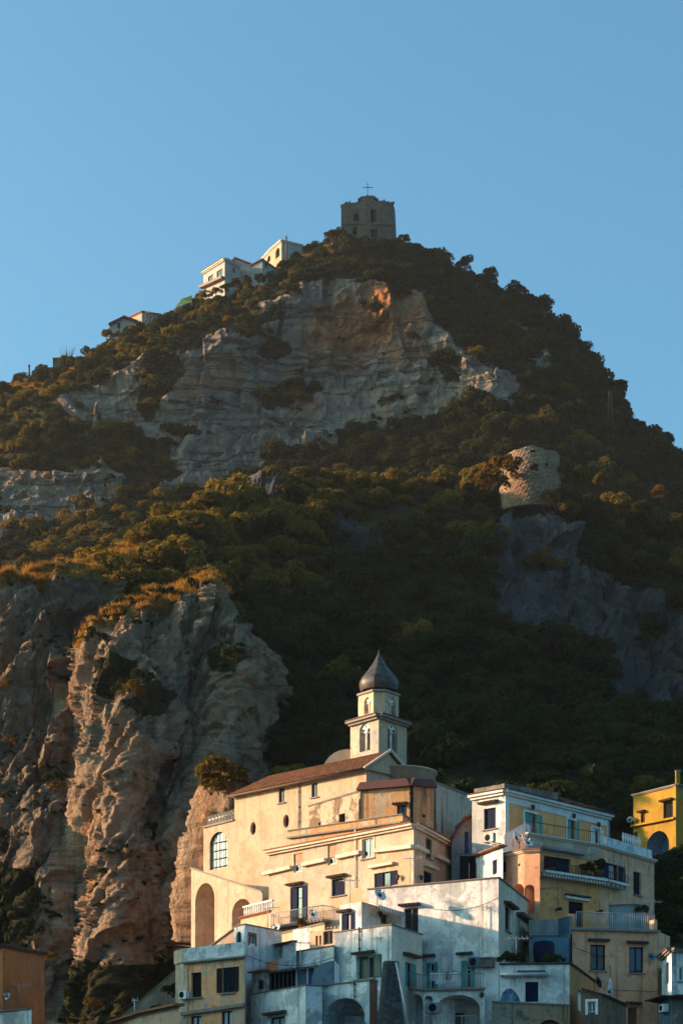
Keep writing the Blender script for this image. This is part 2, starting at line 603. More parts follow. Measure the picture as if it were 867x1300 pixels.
# ------------------------------------------------------------------ middle hill and the town ground in front of it
pxs = pxgrid(-800, 1700, 620, 45)
B_CREST = [(-800, 1200, 250), (-300, 960, 240), (-100, 850, 232), (0, 802, 228), (60, 757, 226), (130, 714, 232), (200, 682, 240), (270, 650, 250), (330, 628, 262),
           (400, 614, 272), (480, 616, 280), (570, 618, 288), (625, 630, 288), (665, 632, 284), (700, 636, 284), (725, 640, 292), (800, 652, 298), (867, 667, 300), (1000, 702, 300), (1700, 1000, 300)]
B_UP = [(-800, 1220, 235), (0, 842, 212), (60, 792, 210), (130, 762, 214), (200, 737, 220), (300, 722, 232), (400, 706, 245), (480, 702, 252), (570, 700, 259), (620, 688, 266),
        (650, 672, 277), (690, 668, 276), (730, 700, 275), (800, 760, 272), (867, 780, 270), (1000, 820, 270), (1700, 1100, 270)]
B_MID = [(-800, 1240, 220), (0, 900, 198), (130, 830, 200), (230, 792, 206), (300, 802, 212), (400, 800, 222), (480, 795, 228), (570, 790, 236), (615, 762, 248), (655, 740, 266),
         (700, 790, 265), (770, 845, 261), (867, 880, 258), (1000, 920, 255), (1700, 1150, 250)]
B_LOW = [(-800, 1290, 222), (0, 960, 205), (230, 885, 198), (300, 890, 196), (400, 892, 198), (570, 890, 205), (660, 882, 216), (770, 905, 226), (867, 930, 224), (1700, 1180, 215)]
B_FOOT = [(-800, 1350, 185), (0, 1330, 182), (230, 1290, 178), (320, 1010, 180), (433, 978, 177), (580, 992, 175), (700, 1012, 177), (800, 1017, 180), (867, 1032, 182), (1700, 1200, 185)]


def zrow(Y, z):
    return to_world(np.stack([pxs, np.full_like(pxs, HY - z * F / Y), np.full_like(pxs, Y)], 1))


def zprof(Y, zl, zr):
    z = np.interp(pxs, [150, 330], [zl, zr])
    return to_world(np.stack([pxs, HY - z * F / Y, np.full_like(pxs, Y)], 1))


rB = [zrow(62, -4.5), zrow(90, -1), zprof(118, 4, 7.5), zprof(158, 9, 20.5)] + [to_world(row(r, pxs)) for r in (B_FOOT, B_LOW, B_MID, B_UP, B_CREST)]
cr = rB[-1]
b1 = cr.copy(); b1[:, 1] += 12; b1[:, 2] -= 1.5
b2 = cr.copy(); b2[:, 1] += 42; b2[:, 2] -= 18
b3 = cr.copy(); b3[:, 1] += 85; b3[:, 2] = np.minimum(cr[:, 2] - 30, 70)
GB = loft(rB + [b1, b2, b3], [6, 8, 16, 14, 34, 60, 110, 60, 10, 8, 6])
pb, pyB = proj(np.moveaxis(GB, -1, 0))
B_ROCKS = [[(640, 655), (700, 652), (722, 668), (728, 700), (762, 732), (800, 752), (867, 768), (1000, 830), (1000, 970), (867, 915), (790, 885), (735, 850), (685, 820), (640, 792), (618, 735), (622, 680)],
           [(320, 620), (350, 615), (362, 632), (350, 650), (325, 645)], [(415, 655), (440, 650), (470, 680), (490, 710), (470, 715), (430, 690)]]
B_BUSH = [[(800, 780), (830, 790), (850, 825), (820, 825)], [(690, 700), (705, 705), (700, 730), (688, 725)]]
rockB = np.clip(soft_mask(pb, pyB, B_ROCKS, 10, .03) - soft_mask(pb, pyB, B_BUSH, 12, seed=2), 0, 1)
grB = .75 * soft_mask(pb, pyB, [[(60, 770), (110, 715), (150, 690), (215, 700), (150, 745), (110, 790)]], 12, seed=4)
nB = normals(GB)
zone = np.clip((GB[..., 1] - 165) / 15, 0, 1)
d = zone * (2.2 * fbm(GB * .03, 4) + .8 * fbm(GB * .12, 4)) + rockB * (2.0 * (ridged(GB * np.array([.10, .10, .02]), 3) - .7) + .8 * fbm(GB * np.array([.4, .4, .2]), 4) + 1.3 * facets(GB * np.array([.20, .20, .035]), .9, .35) + .7 * facets(GB * np.array([.45, .45, .11]) + 3, .8, .4) + .35 * facets(GB * np.array([1.1, 1.1, .5]) + 3, .7, .4) + .5 * (ridged(GB * np.array([.5, .5, .06]), 3) - .7))
GB = GB + nB * d[..., None]
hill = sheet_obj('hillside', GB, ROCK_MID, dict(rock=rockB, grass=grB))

# ------------------------------------------------------------------ near cliffs beside the town
def cliff_disp(G, a=1.0, lean=-.26, seed=0):
    q = np.stack([G[..., 0] + lean * G[..., 2], G[..., 1], G[..., 2] * .075], -1) + seed
    w = fbm(G * .06 + seed + 3, 4)[..., None] * np.array([2.2, .6, .3])
    q = q + w
    d = 2.3 * (ridged(q * .085, 2) - .7) + .9 * (ridged(q * .24, 4) - .7)
    d += .6 * fbm(G * .10 + seed, 4)
    q3 = np.stack([G[..., 0] + lean * G[..., 2], G[..., 1], G[..., 2] * .13], -1) + seed + w * .5
    d += 1.2 * facets(q3 * .20, .9, .35) + .75 * facets(q3 * .5 + 5, .8, .35)
    q4 = np.stack([G[..., 0] + lean * G[..., 2], G[..., 1], G[..., 2] * .4], -1) + w * .3
    d += .38 * facets(q4 * 1.1 + 9, .7, .4) + .2 * facets(q4 * 2.6 + 2, .7, .4)
    d += .30 * fbm(G * np.array([1.1, 1.1, .8]), 4, .6)
    q2 = np.stack([G[..., 0] + lean * G[..., 2], G[..., 1], G[..., 2] * .12], -1) + seed
    d += .45 * (ridged(q2 * .8 + w, 4) - .7)
    return a * d


s = np.linspace(0, 1, 330)
def C2():
    pyL = np.array([(740, 150), (800, 118), (826, 106), (880, 84), (930, 92), (960, 96), (1010, 90), (1060, 80), (1120, 74), (1180, 66), (1240, 62), (1300, 60), (1420, 55)], float)
    pyR = np.array([(740, 290), (800, 298), (840, 322), (880, 345), (905, 366), (935, 360), (965, 330), (1000, 312), (1060, 300), (1140, 292), (1300, 285), (1420, 285)], float)
    T = np.array([(84, 885), (106, 826), (130, 805), (150, 790), (170, 779), (200, 768), (235, 755), (268, 747), (284, 770), (298, 800), (318, 832), (334, 864), (352, 896), (372, 912)], float)
    # top outline by arc length
    seg = np.concatenate([[0], np.cumsum(np.hypot(*np.diff(T, axis=0).T))]); seg /= seg[-1]
    Tx, Ty = np.interp(s, seg, T[:, 0]), np.interp(s, seg, T[:, 1])
    rows = []
    edge = np.abs(2 * s - 1)
    bul = 30 * edge ** 2.6 - 6 * np.cos((s - .22) * 2 * np.pi * 1.5) * (1 - edge)
    for v in np.linspace(0, 1, 440):
        py = 1420 + (Ty - 1420) * v
        Lx, Rx = np.interp(py, pyL[:, 0], pyL[:, 1]), np.interp(py, pyR[:, 0], pyR[:, 1])
        k = v ** 2.2
        px = (1 - k) * (Lx + (Rx - Lx) * s) + k * Tx
        Y = 171 + 13 * v + bul * (1 - .35 * v) + 6 * max(0, v - .9) * 10 * .3
        rows.append(to_world(np.stack([px, py, Y], -1)))
    last = rows[-1]
    for dy, dz in ((.8, .5), (2, .9), (5, 1.3), (9, 1.8), (14, 2.2), (22, 1.8), (34, -1), (42, -8)):
        r = last.copy(); r[:, 1] += dy * (1 - .5 * edge); r[:, 2] += dz * (1 - edge ** 2); rows.append(r)
    return np.array(rows)


GC = C2()
pc, pyC = proj(np.moveaxis(GC, -1, 0))
nC = normals(GC)
dC = cliff_disp(GC, 1.0)
taper = np.ones(GC.shape[:2]) * (1 - .65 * np.abs(2 * s - 1) ** 5); taper[432:] *= .45
GC = GC + nC * (dC * taper)[..., None]
grC = soft_mask(pc, pyC - 0, [[(100, 830), (150, 785), (200, 762), (270, 738), (275, 750), (235, 762), (205, 778), (165, 800), (120, 828)]], 6, seed=4)
grC[436:] = np.clip((278 - pc[436:]) / 8, 0, 1)
rkC = 1 - soft_mask(pc, pyC, [[(150, 850), (175, 845), (180, 890), (150, 890)], [(185, 880), (205, 900), (190, 930), (165, 900)], [(280, 830), (300, 845), (290, 880), (275, 860)],
                              [(180, 1040), (215, 1060), (200, 1120), (175, 1090)], [(120, 1235), (200, 1215), (270, 1245), (285, 1320), (80, 1320), (85, 1270)]], 16, .03, seed=8)
cliff = sheet_obj('rock_cliff', GC, ROCK_NEAR, dict(rock=rkC, grass=grC, stain=.25 * soft_mask(pc, pyC, [[(300, 820), (345, 840), (340, 900), (310, 910)]], 10)))

pxs1 = np.concatenate([np.linspace(-520, -40, 60, endpoint=False), np.linspace(-40, 165, 240)])
C1_T = [(-520, 1000, 205), (-200, 862, 202), (-60, 802, 199), (0, 770, 197), (20, 756, 196), (40, 744, 196), (75, 730, 197), (105, 738, 200), (125, 752, 206), (165, 790, 216)]
C1_B = [(-520, 1420, 186), (-60, 1420, 181), (20, 1420, 178), (60, 1420, 178), (90, 1420, 179), (165, 1420, 196)]
C1_M = [(-520, 1150, 196), (-60, 1060, 190), (0, 1040, 186), (40, 1030, 184), (70, 1030, 184), (100, 1035, 187), (165, 1040, 204)]
r1 = [to_world(row(r, pxs1)) for r in (C1_B, C1_M, C1_T)]
last = r1[-1]
for dy, dz in ((1.5, .7), (8, 2.2), (22, 3.5), (36, 0)):
    r = last.copy(); r[:, 1] += dy; r[:, 2] += dz; r1.append(r)
GD = loft(r1, [200, 180, 3, 5, 6, 4])
p1, py1 = proj(np.moveaxis(GD, -1, 0))
nD = normals(GD)
dD = cliff_disp(GD, 1.0, -.26, 33.3)
taper = np.ones(GD.shape[:2]); taper[377:] = .4
GD = GD + nD * (dD * taper)[..., None]
grD = soft_mask(p1, py1, [[(-30, 790), (10, 752), (60, 715), (140, 720), (140, 760), (110, 748), (75, 745), (40, 758), (0, 790)]], 7, seed=7)
grD[382:] = 1.0
rkD = 1 - soft_mask(p1, py1, [[(-60, 1120), (30, 1100), (60, 1150), (40, 1230), (-60, 1230)], [(0, 1060), (20, 1050), (20, 1090), (0, 1100)]], 14, .03, seed=1)
cliff1 = sheet_obj('rock_cliff', GD, ROCK_NEAR, dict(rock=rkD, grass=grD))

# ------------------------------------------------------------------ sea in front, wide ground to the horizon
m, t, b = nt('sea_water')
b.inputs['Base Color'].default_value = (.02, .06, .08, 1); b.inputs['Roughness'].default_value = .15
tcg = N(t, 'ShaderNodeNewGeometry')
bump(t, b, noise(t, tcg.outputs['Position'], .6, 5, .6), .4, .3)
g = MB()
g.face([(-1000, -300, -3), (1000, -300, -3), (1000, 1500, -3), (-1000, 1500, -3)], m)
tag(g.build('sea'), kind='structure')
# ================================================================== foliage
def leaf_mat(name, lo, hi, trans=.35):
    m = bpy.data.materials.new(name); m.use_nodes = True
    t = m.node_tree
    for n in list(t.nodes): t.nodes.remove(n)
    out = t.nodes.new('ShaderNodeOutputMaterial')
    oi = N(t, 'ShaderNodeObjectInfo')
    geo = N(t, 'ShaderNodeNewGeometry')
    tc = N(t, 'ShaderNodeTexCoord')
    n1 = noise(t, tc.outputs['Object'], 2.2, 3, .6)
    f = mth(t, 'ADD', mth(t, 'MULTIPLY', oi.outputs['Random'], .55), mth(t, 'MULTIPLY', mth(t, 'SUBTRACT', n1, .25), .9), clamp=True)
    c = mixc(t, f, lo, hi)
    d = t.nodes.new('ShaderNodeBsdfDiffuse'); L(t, c, d.inputs[0])
    tr = t.nodes.new('ShaderNodeBsdfTranslucent')
    L(t, mixc(t, 1.0, c, (1.5, 1.25, .5), 'MULTIPLY'), tr.inputs[0])
    mx = t.nodes.new('ShaderNodeMixShader'); mx.inputs[0].default_value = trans
    L(t, d.outputs[0], mx.inputs[1]); L(t, tr.outputs[0], mx.inputs[2])
    L(t, mx.outputs[0], out.inputs[0])
    return m


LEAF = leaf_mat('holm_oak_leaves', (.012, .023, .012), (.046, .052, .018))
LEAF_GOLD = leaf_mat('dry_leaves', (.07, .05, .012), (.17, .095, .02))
LEAF_SUNGOLD = leaf_mat('sun_gold_leaves', (.055, .048, .014), (.20, .135, .026))  # sunlight gold put into the leaf colour, mostly for crest and left-hand trees
BARK = flat('bark', (.07, .05, .035), .95)


def crown_mesh(name, seed, nl=16, n=1500, leaf=.2, flat_=.8, mat=None, spread=1.0, lobe=(.22, .38)):
    """unit crown (radius about 1, sits from z=-.55 to .9): many small leaf faces over uneven lobes"""
    r = np.random.default_rng(seed)
    C, R = [], []
    for i in range(nl):
        v = r.normal(size=3); v /= np.linalg.norm(v)
        v[2] = abs(v[2]) * 1.15 - .5
        rad = r.uniform(.5, .9) * spread
        C.append([v[0] * rad, v[1] * rad, v[2] * rad * flat_]); R.append(r.uniform(*lobe))
    C, R = np.array(C), np.array(R)
    k = r.choice(nl, n, p=R ** 2 / (R ** 2).sum())
    d = r.normal(size=(n, 3)); d /= np.linalg.norm(d, axis=1)[:, None]
    d[:, 2] = np.where(d[:, 2] < -.4, -d[:, 2], d[:, 2])
    P = C[k] + d * (R[k] * r.uniform(.72, 1.12, n))[:, None] * np.array([1, 1, .85])
    nrm = d + r.normal(size=(n, 3)) * .55; nrm /= np.linalg.norm(nrm, axis=1)[:, None]
    a = np.cross(nrm, r.normal(size=(n, 3))); a /= np.linalg.norm(a, axis=1)[:, None]
    b = np.cross(nrm, a)
    sz = leaf * r.uniform(.55, 1.25, n)[:, None]
    V = np.stack([P - a * sz * .5, P + b * sz * .32, P + a * sz * .55 + nrm * sz * .1, P - b * sz * .32], 1).reshape(-1, 3)
    q = np.arange(4 * n)
    me = bpy.data.meshes.new(name)
    me.vertices.add(4 * n); me.vertices.foreach_set('co', V.reshape(-1).astype(np.float32))
    me.loops.add(4 * n); me.loops.foreach_set('vertex_index', q.astype(np.int32))
    me.polygons.add(n); me.polygons.foreach_set('loop_start', np.arange(0, 4 * n, 4, dtype=np.int32))
    me.update(calc_edges=True)
    me.materials.append(mat or LEAF)
    return me


def trunk_mesh(name, seed, h=.9):
    r = random.Random(seed)
    b = MB()
    top = Vector((r.uniform(-.1, .1), r.uniform(-.1, .1), 0))
    b.tube([(0, 0, -h - .25), (r.uniform(-.05, .05), r.uniform(-.05, .05), -h * .5), top], .085, BARK, 7, .05)
    for k in range(4):
        an = k * 1.6 + r.uniform(-.4, .4)
        e = Vector((math.cos(an) * .55, math.sin(an) * .55, r.uniform(.1, .4)))
        s0 = Vector((0, 0, -h * .45 + .12 * k))
        b.tube([s0, (s0 + e) * .5 + Vector((0, 0, -.05)), e], .04, BARK, 5, .012)
    me = bpy.data.meshes.new(name)
    me.from_pydata(b.v, [], b.f); me.materials.append(BARK)
    return me


CROWNS = [crown_mesh('tree_crown', 100 + i, nl=13 + 2 * i, n=2100, leaf=.155, flat_=.72 + .06 * (i % 3)) for i in range(5)]
CROWNS.append(crown_mesh('tree_crown', 131, nl=22, n=2100, leaf=.15, flat_=1.15, spread=.85, lobe=(.2, .34)))
CROWNS_SUNGOLD = [crown_mesh('tree_crown', 150 + i, nl=13 + 3 * i, n=2100, leaf=.155, flat_=.72 + .08 * i, mat=LEAF_SUNGOLD) for i in range(3)]  # crowns with the sun-gold leaf colour
TRUNKS = [trunk_mesh('tree_trunk', 50 + i) for i in range(3)]
BUSHES = [crown_mesh('shrub_foliage', 200 + i, nl=9, n=700, leaf=.22, flat_=.6) for i in range(3)]
GOLDB = [crown_mesh('shrub_foliage', 230 + i, nl=9, n=800, leaf=.2, flat_=.6, mat=LEAF_GOLD) for i in range(3)]

PROTO = bpy.data.collections.new('tree_models')       # not linked to the scene: only read by the wood
for i, me in enumerate(CROWNS + CROWNS_SUNGOLD):
    o = bpy.data.objects.new(f'wood_crown_{i}', me); PROTO.objects.link(o)
SPROTO = bpy.data.collections.new('bush_models')
for i, me in enumerate(BUSHES):
    o = bpy.data.objects.new(f'scrub_clump_{i}', me); SPROTO.objects.link(o)
GPROTO = bpy.data.collections.new('grass_models')
GRASS = leaf_mat('dry_grass', (.16, .085, .02), (.40, .22, .06), .4)


def tuft_mesh(name, seed, n=160):
    r = np.random.default_rng(seed)
    b = MB()
    for i in range(n):
        x, y = r.normal(size=2) * .45
        a = r.uniform(0, 6.28); h = r.uniform(.35, 1.0); w = .05
        dx, dy = math.cos(a), math.sin(a)
        le = r.normal(size=2) * .22
        b.face([(x - dx * w, y - dy * w, 0), (x + dx * w, y + dy * w, 0), (x + le[0], y + le[1], h)], GRASS)
    me = bpy.data.meshes.new(name); me.from_pydata(b.v, [], b.f); me.materials.append(GRASS)
    return me


for i in range(3):
    o = bpy.data.objects.new(f'grass_tuft_{i}', tuft_mesh('grass_tuft', 300 + i)); GPROTO.objects.link(o)


def scatter(name, pts, scl, rot, idx, coll, label, cat):
    me = bpy.data.meshes.new(name)
    me.from_pydata([tuple(p) for p in pts], [], [])
    for k, typ, v in (('isc', 'FLOAT_VECTOR', scl), ('irot', 'FLOAT_VECTOR', rot)):
        a = me.attributes.new(k, typ, 'POINT'); a.data.foreach_set('vector', np.asarray(v, np.float32).reshape(-1))
    a = me.attributes.new('iidx', 'INT', 'POINT'); a.data.foreach_set('value', np.asarray(idx, np.int32))
    o = bpy.data.objects.new(name, me); COL.objects.link(o)
    g = bpy.data.node_groups.new(name + '_nodes', 'GeometryNodeTree')
    g.interface.new_socket('Geometry', in_out='INPUT', socket_type='NodeSocketGeometry')
    g.interface.new_socket('Geometry', in_out='OUTPUT', socket_type='NodeSocketGeometry')
    gi, go = g.nodes.new('NodeGroupInput'), g.nodes.new('NodeGroupOutput')
    ci = g.nodes.new('GeometryNodeCollectionInfo'); ci.inputs['Collection'].default_value = coll
    ci.inputs['Separate Children'].default_value = True; ci.inputs['Reset Children'].default_value = True
    ip = g.nodes.new('GeometryNodeInstanceOnPoints'); ip.inputs['Pick Instance'].default_value = True

    def na(nm, dt):
        n = g.nodes.new('GeometryNodeInputNamedAttribute'); n.data_type = dt; n.inputs['Name'].default_value = nm
        return n.outputs['Attribute']
    g.links.new(gi.outputs[0], ip.inputs['Points']); g.links.new(ci.outputs[0], ip.inputs['Instance'])
    g.links.new(na('iidx', 'INT'), ip.inputs['Instance Index'])
    g.links.new(na('irot', 'FLOAT_VECTOR'), ip.inputs['Rotation'])
    g.links.new(na('isc', 'FLOAT_VECTOR'), ip.inputs['Scale'])
    g.links.new(ip.outputs[0], go.inputs[0])
    o.modifiers.new('wood', 'NODES').node_group = g
    return tag(o, label, cat, kind='stuff')


def sample_sheet(G, dens, n, rmin, seed):
    """dart throwing over a sheet; dens = per-vertex chance; rmin = spacing. returns points and vertex chance there"""
    r = np.random.default_rng(seed)
    a, b_, c_, d_ = G[:-1, :-1], G[:-1, 1:], G[1:, 1:], G[1:, :-1]
    area = np.linalg.norm(np.cross(c_ - a, d_ - b_), axis=-1) * .5
    w = (area * (dens[:-1, :-1] + dens[1:, 1:]) * .5).reshape(-1)
    w = w / w.sum()
    k = r.choice(len(w), n, p=w)
    u, v = r.random((2, n))[..., None]
    A, B2, C3, D4 = (x.reshape(-1, 3)[k] for x in (a, b_, c_, d_))
    P = (1 - u) * (1 - v) * A + u * (1 - v) * B2 + u * v * C3 + (1 - u) * v * D4
    cell, out = {}, []
    for i, p in enumerate(P):
        key = tuple((p // rmin).astype(int))
        ok = True
        for dx in (-1, 0, 1):
            for dy in (-1, 0, 1):
                for dz in (-1, 0, 1):
                    for j in cell.get((key[0] + dx, key[1] + dy, key[2] + dz), ()):
                        if ((P[j] - p) ** 2).sum() < rmin * rmin: ok = False; break
                    if not ok: break
                if not ok: break
            if not ok: break
        if ok:
            cell.setdefault(key, []).append(i); out.append(i)
    return P[out]


def bvh_of(names):
    vs, fs, o = [], [], 0
    for n in names:
        G, q = SHEETS[n]
        vs.append(G.reshape(-1, 3)); fs.append(q + o); o += G.shape[0] * G.shape[1]
    return bvhtree.BVHTree.FromPolygons(np.concatenate(vs).tolist(), np.concatenate(fs).tolist())


SHEETS['cliff_a'] = (GC, SHEETS['rock_cliff'][1]) if False else None
SHEETS.pop('cliff_a')


def qgrid(G):
    nv, nu = G.shape[:2]
    idx = np.arange(nv * nu).reshape(nv, nu)
    return np.stack([idx[:-1, :-1], idx[:-1, 1:], idx[1:, 1:], idx[1:, :-1]], -1).reshape(-1, 4)


SHEETS = {'a': (GA, qgrid(GA)), 'b': (GB, qgrid(GB)), 'c': (GC, qgrid(GC)), 'd': (GD, qgrid(GD))}
BVH = bvh_of('abcd')


def visible(p, lift=2.5):
    q = Vector((p[0], p[1], p[2] + lift))
    d = q.normalized(); dist = q.length
    h = BVH.ray_cast(Vector((0, 0, 0)), d, dist)
    return h[0] is None or h[3] > dist - 4


# ---- wood on the middle hill
densB = np.clip(1 - 1.35 * rockB, 0, 1) * np.clip((GB[..., 1] - 163) / 10, 0, 1)
densB *= 1 - .85 * np.clip(grB * 1.3, 0, 1)
xx = (pb > -260) & (pb < 1130)
densB = densB * xx
PB = sample_sheet(GB, densB, 14000, 3.7, 21)
# keep the villa and the houses clear
px_, py_ = proj(PB.T)
keep = ~((PB[:, 1] < 172) & (px_ > 780)) & ~((px_ < 335) & (PB[:, 1] < 186))
PB, px_, py_ = PB[keep], px_[keep], py_[keep]
rB_ = RNG.uniform(1.8, 3.5, len(PB)) * np.where(RNG.random(len(PB)) < .2, 1.3, 1)
vis = np.array([(-15 < x < 882) and y < 1040 and visible(p) for p, x, y in zip(PB, px_, py_)])
size_px = rB_ / PB[:, 1] * F
order = np.argsort(-np.where(vis, size_px, 0))
ind = [i for i in order[:232] if vis[i]]
indset = set(ind)
# ---- wood on the far mountain
densA = np.clip(1 - 1.35 * rockA, 0, 1) * ((pa > -200) & (pa < 1080)) * (1 - .8 * np.clip(grA * 1.3, 0, 1))
vrow = np.arange(GA.shape[0])[:, None] * np.ones((1, GA.shape[1]))
densA *= (vrow > 14) & (vrow < 326)
PA = sample_sheet(GA, densA, 15000, 3.5, 22)
pxa, pya = proj(PA.T)
inhouse = np.zeros(len(PA), bool)
for x0, y0, x1, y1 in ((425, 240, 510, 292), (252, 322, 352, 352), (330, 300, 384, 325), (132, 398, 206, 408), (62, 450, 92, 462)):
    inhouse |= (pxa > x0) & (pxa < x1) & (pya > y0) & (pya < y1 + 12)
PA, pxa, pya = PA[~inhouse], pxa[~inhouse], pya[~inhouse]
rA_ = RNG.uniform(1.8, 3.6, len(PA)) * np.where(pxa > 560, 1.2, 1.0) * np.where((pxa < 430) & (pya < 420), .8, 1)
crest_y = np.interp(pxa, [r[0] for r in A_CREST], [r[1] for r in A_CREST])
sky = (np.abs(pya - crest_y) < 16) & (pxa > -10) & (pxa < 880)
skyi = [i for i in np.where(sky)[0]]
skyi = sorted(skyi, key=lambda i: -rA_[i])[:58]
for i in skyi:
    if pxa[i] > 540: rA_[i] *= 1.35


def sungold_b(x, y):  # share of sun-gold crowns, highest along the sunlit crest
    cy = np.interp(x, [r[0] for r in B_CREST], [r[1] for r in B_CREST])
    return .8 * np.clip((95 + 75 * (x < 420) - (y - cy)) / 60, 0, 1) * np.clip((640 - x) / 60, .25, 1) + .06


def arr(P, R, mask_skip, zsq=(.8, 1.15), sink=.15, ncr=6, dry=None):  # dry: share of crowns that take the sun-gold leaf colour
    k = [i for i in range(len(P)) if i not in mask_skip]
    n = len(k)
    p = P[k].copy(); r = R[k]
    p[:, 2] += r * (.3 - sink)
    sc = np.stack([r * RNG.uniform(.9, 1.1, n), r * RNG.uniform(.9, 1.1, n), r * RNG.uniform(*zsq, n)], 1)
    rot = np.stack([RNG.uniform(-.15, .15, n), RNG.uniform(-.15, .15, n), RNG.uniform(0, 6.28, n)], 1)
    ix = RNG.integers(0, ncr, n)
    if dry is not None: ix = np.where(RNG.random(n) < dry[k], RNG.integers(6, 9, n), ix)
    return p, sc, rot, ix


scatter('hill_wood', *arr(PB, rB_, indset, dry=sungold_b(px_, py_)), PROTO, 'dense dark wood filling the shaded slope of the middle hill', 'wood')
scatter('mountain_wood', *arr(PA, rA_, set(skyi), dry=.5 * np.clip((420 - pxa) / 260, 0, 1) + .05), PROTO, 'dark scrubby wood covering the far mountain around its pale cliff', 'wood')  # more sun-gold crowns towards the left
# scrub between the crowns and on rock ledges
PS = sample_sheet(GB, densB + .02 * rockB, 5000, 1.6, 23)
scatter('hill_scrub', *arr(PS, RNG.uniform(.7, 1.5, len(PS)), set(), ncr=3), SPROTO, 'low scrub between the trees of the middle hill', 'scrub')
PS = sample_sheet(GA, densA + .03 * rockA * ((pa > -100) & (pa < 980)), 7000, 1.8, 24)
scatter('mountain_scrub', *arr(PS, RNG.uniform(.8, 1.7, len(PS)), set(), ncr=3), SPROTO, 'low scrub on the far mountain and its ledges', 'scrub')
# weeds rooted in the cracks of the near cliffs
cw = [sample_sheet(g_, np.clip(.03 + (fbm(g_ * .12, 4) > .22) * .8 + 2.2 * (1 - k_), 0, 3) * (x_ > -40), 900, .55, sd) for g_, x_, sd, k_ in ((GC, pc, 31, rkC), (GD, p1, 32, rkD))]
PW = np.concatenate(cw)
scatter('cliff_weeds', *arr(PW, RNG.uniform(.18, .6, len(PW)), set(), ncr=3), SPROTO, 'small weeds rooted in the cracks of the near cliffs', 'weeds')
PS = np.concatenate([sample_sheet(GC, grC * (fbm(GC * .25, 3) > -.05) + 1e-6, 160, .8, 41), sample_sheet(GD, grD * (p1 > -40) * (fbm(GD * .25, 3) > -.05) + 1e-6, 160, .8, 42)])
scatter('cliff_top_scrub', *arr(PS, RNG.uniform(.3, .95, len(PS)), set(), ncr=3), SPROTO, 'green scrub between the dry grass along the cliff tops', 'scrub')
# golden grass along the cliff tops
gp = [sample_sheet(GC, np.clip(grC * 1.2, 0, 1) * (pc > 60) * (fbm(GC * .4 + 3, 3) > -.12), 2200, .5, 25), sample_sheet(GD, np.clip(grD * 1.2, 0, 1) * (p1 > -60) * (fbm(GD * .4 + 3, 3) > -.12), 2200, .5, 26)]
gb = sample_sheet(GB, np.clip(grB * 1.3, 0, 1) * xx, 900, .6, 27)
ga = sample_sheet(GA, np.clip(grA * 1.3, 0, 1) * ((pa > -100) & (pa < 900)), 1200, .7, 28)
PG = np.concatenate(gp + [gb, ga])
n = len(PG)
rg = RNG.uniform(.2, .85, n)
scatter('grass', PG, np.stack([rg, rg, rg * RNG.uniform(.7, 1.2, n)], 1), np.stack([np.zeros(n), np.zeros(n), RNG.uniform(0, 6.28, n)], 1),
        RNG.integers(0, 3, n), GPROTO, 'golden dry grass along the tops of the cliffs', 'grass')


def tree(p, r, label, group, kind=None, gold=False, zs=1.0, lift=.2, name='broadleaf_tree'):
    e = empty(name, (p[0], p[1], p[2]), label, 'tree', group)
    kind = random.randrange(6) if kind is None else kind
    h = r * lift
    c = bpy.data.objects.new('crown', (random.choice(CROWNS_SUNGOLD) if gold else CROWNS[kind])); COL.objects.link(c); c.parent = e
    c.scale = (r * random.uniform(.92, 1.1), r * random.uniform(.92, 1.1), r * zs * random.uniform(.85, 1.15))
    c.rotation_euler = (random.uniform(-.15, .15), random.uniform(-.15, .15), random.uniform(0, 6.28)); c.location = (0, 0, h)
    k = bpy.data.objects.new('trunk', random.choice(TRUNKS)); COL.objects.link(k); k.parent = e
    k.scale = (r, r, r * .9); k.location = (0, 0, h); k.rotation_euler = (0, 0, random.uniform(0, 6.28))
    return e


def b_region(x, y):
    cy = np.interp(x, [r[0] for r in B_CREST], [r[1] for r in B_CREST])
    if y < cy + 48 and x < 600: return 'tree with a golden sunlit crown along the crest of the middle hill'
    if y < cy + 48: return 'tree on the hill crest around or right of the round stone tower'
    if x < 330: return 'tree on the slope directly above the near rock cliff'
    if x < 430 and y > 780: return 'dark tree between the near rock cliff and the bell tower'
    if x < 560 and y > 780: return 'dark tree in the shade straight behind the domed bell tower'
    if y > 850: return 'dark tree low on the shaded slope behind the yellow houses'
    if x < 610: return 'dark tree halfway up the shaded slope of the middle hill'
    return 'dark tree beside the blue grey crag under the round tower'


for i in ind:
    g = b_region(px_[i], py_[i])
    tree(PB[i], rB_[i], g, g.replace('tree', 'trees', 1), gold=random.random() < sungold_b(px_[i], py_[i]))
for i in skyi:
    if pxa[i] < 430: g = 'small tree on the mountain skyline below the ruined tower, houses side'
    elif pxa[i] < 600: g = 'dark tree on the mountain top close to the ruined tower'
    else: g = 'dark tree standing out against the sky on the right mountain shoulder'
    tree(PA[i], rA_[i], g, g.replace('tree', 'trees', 1))
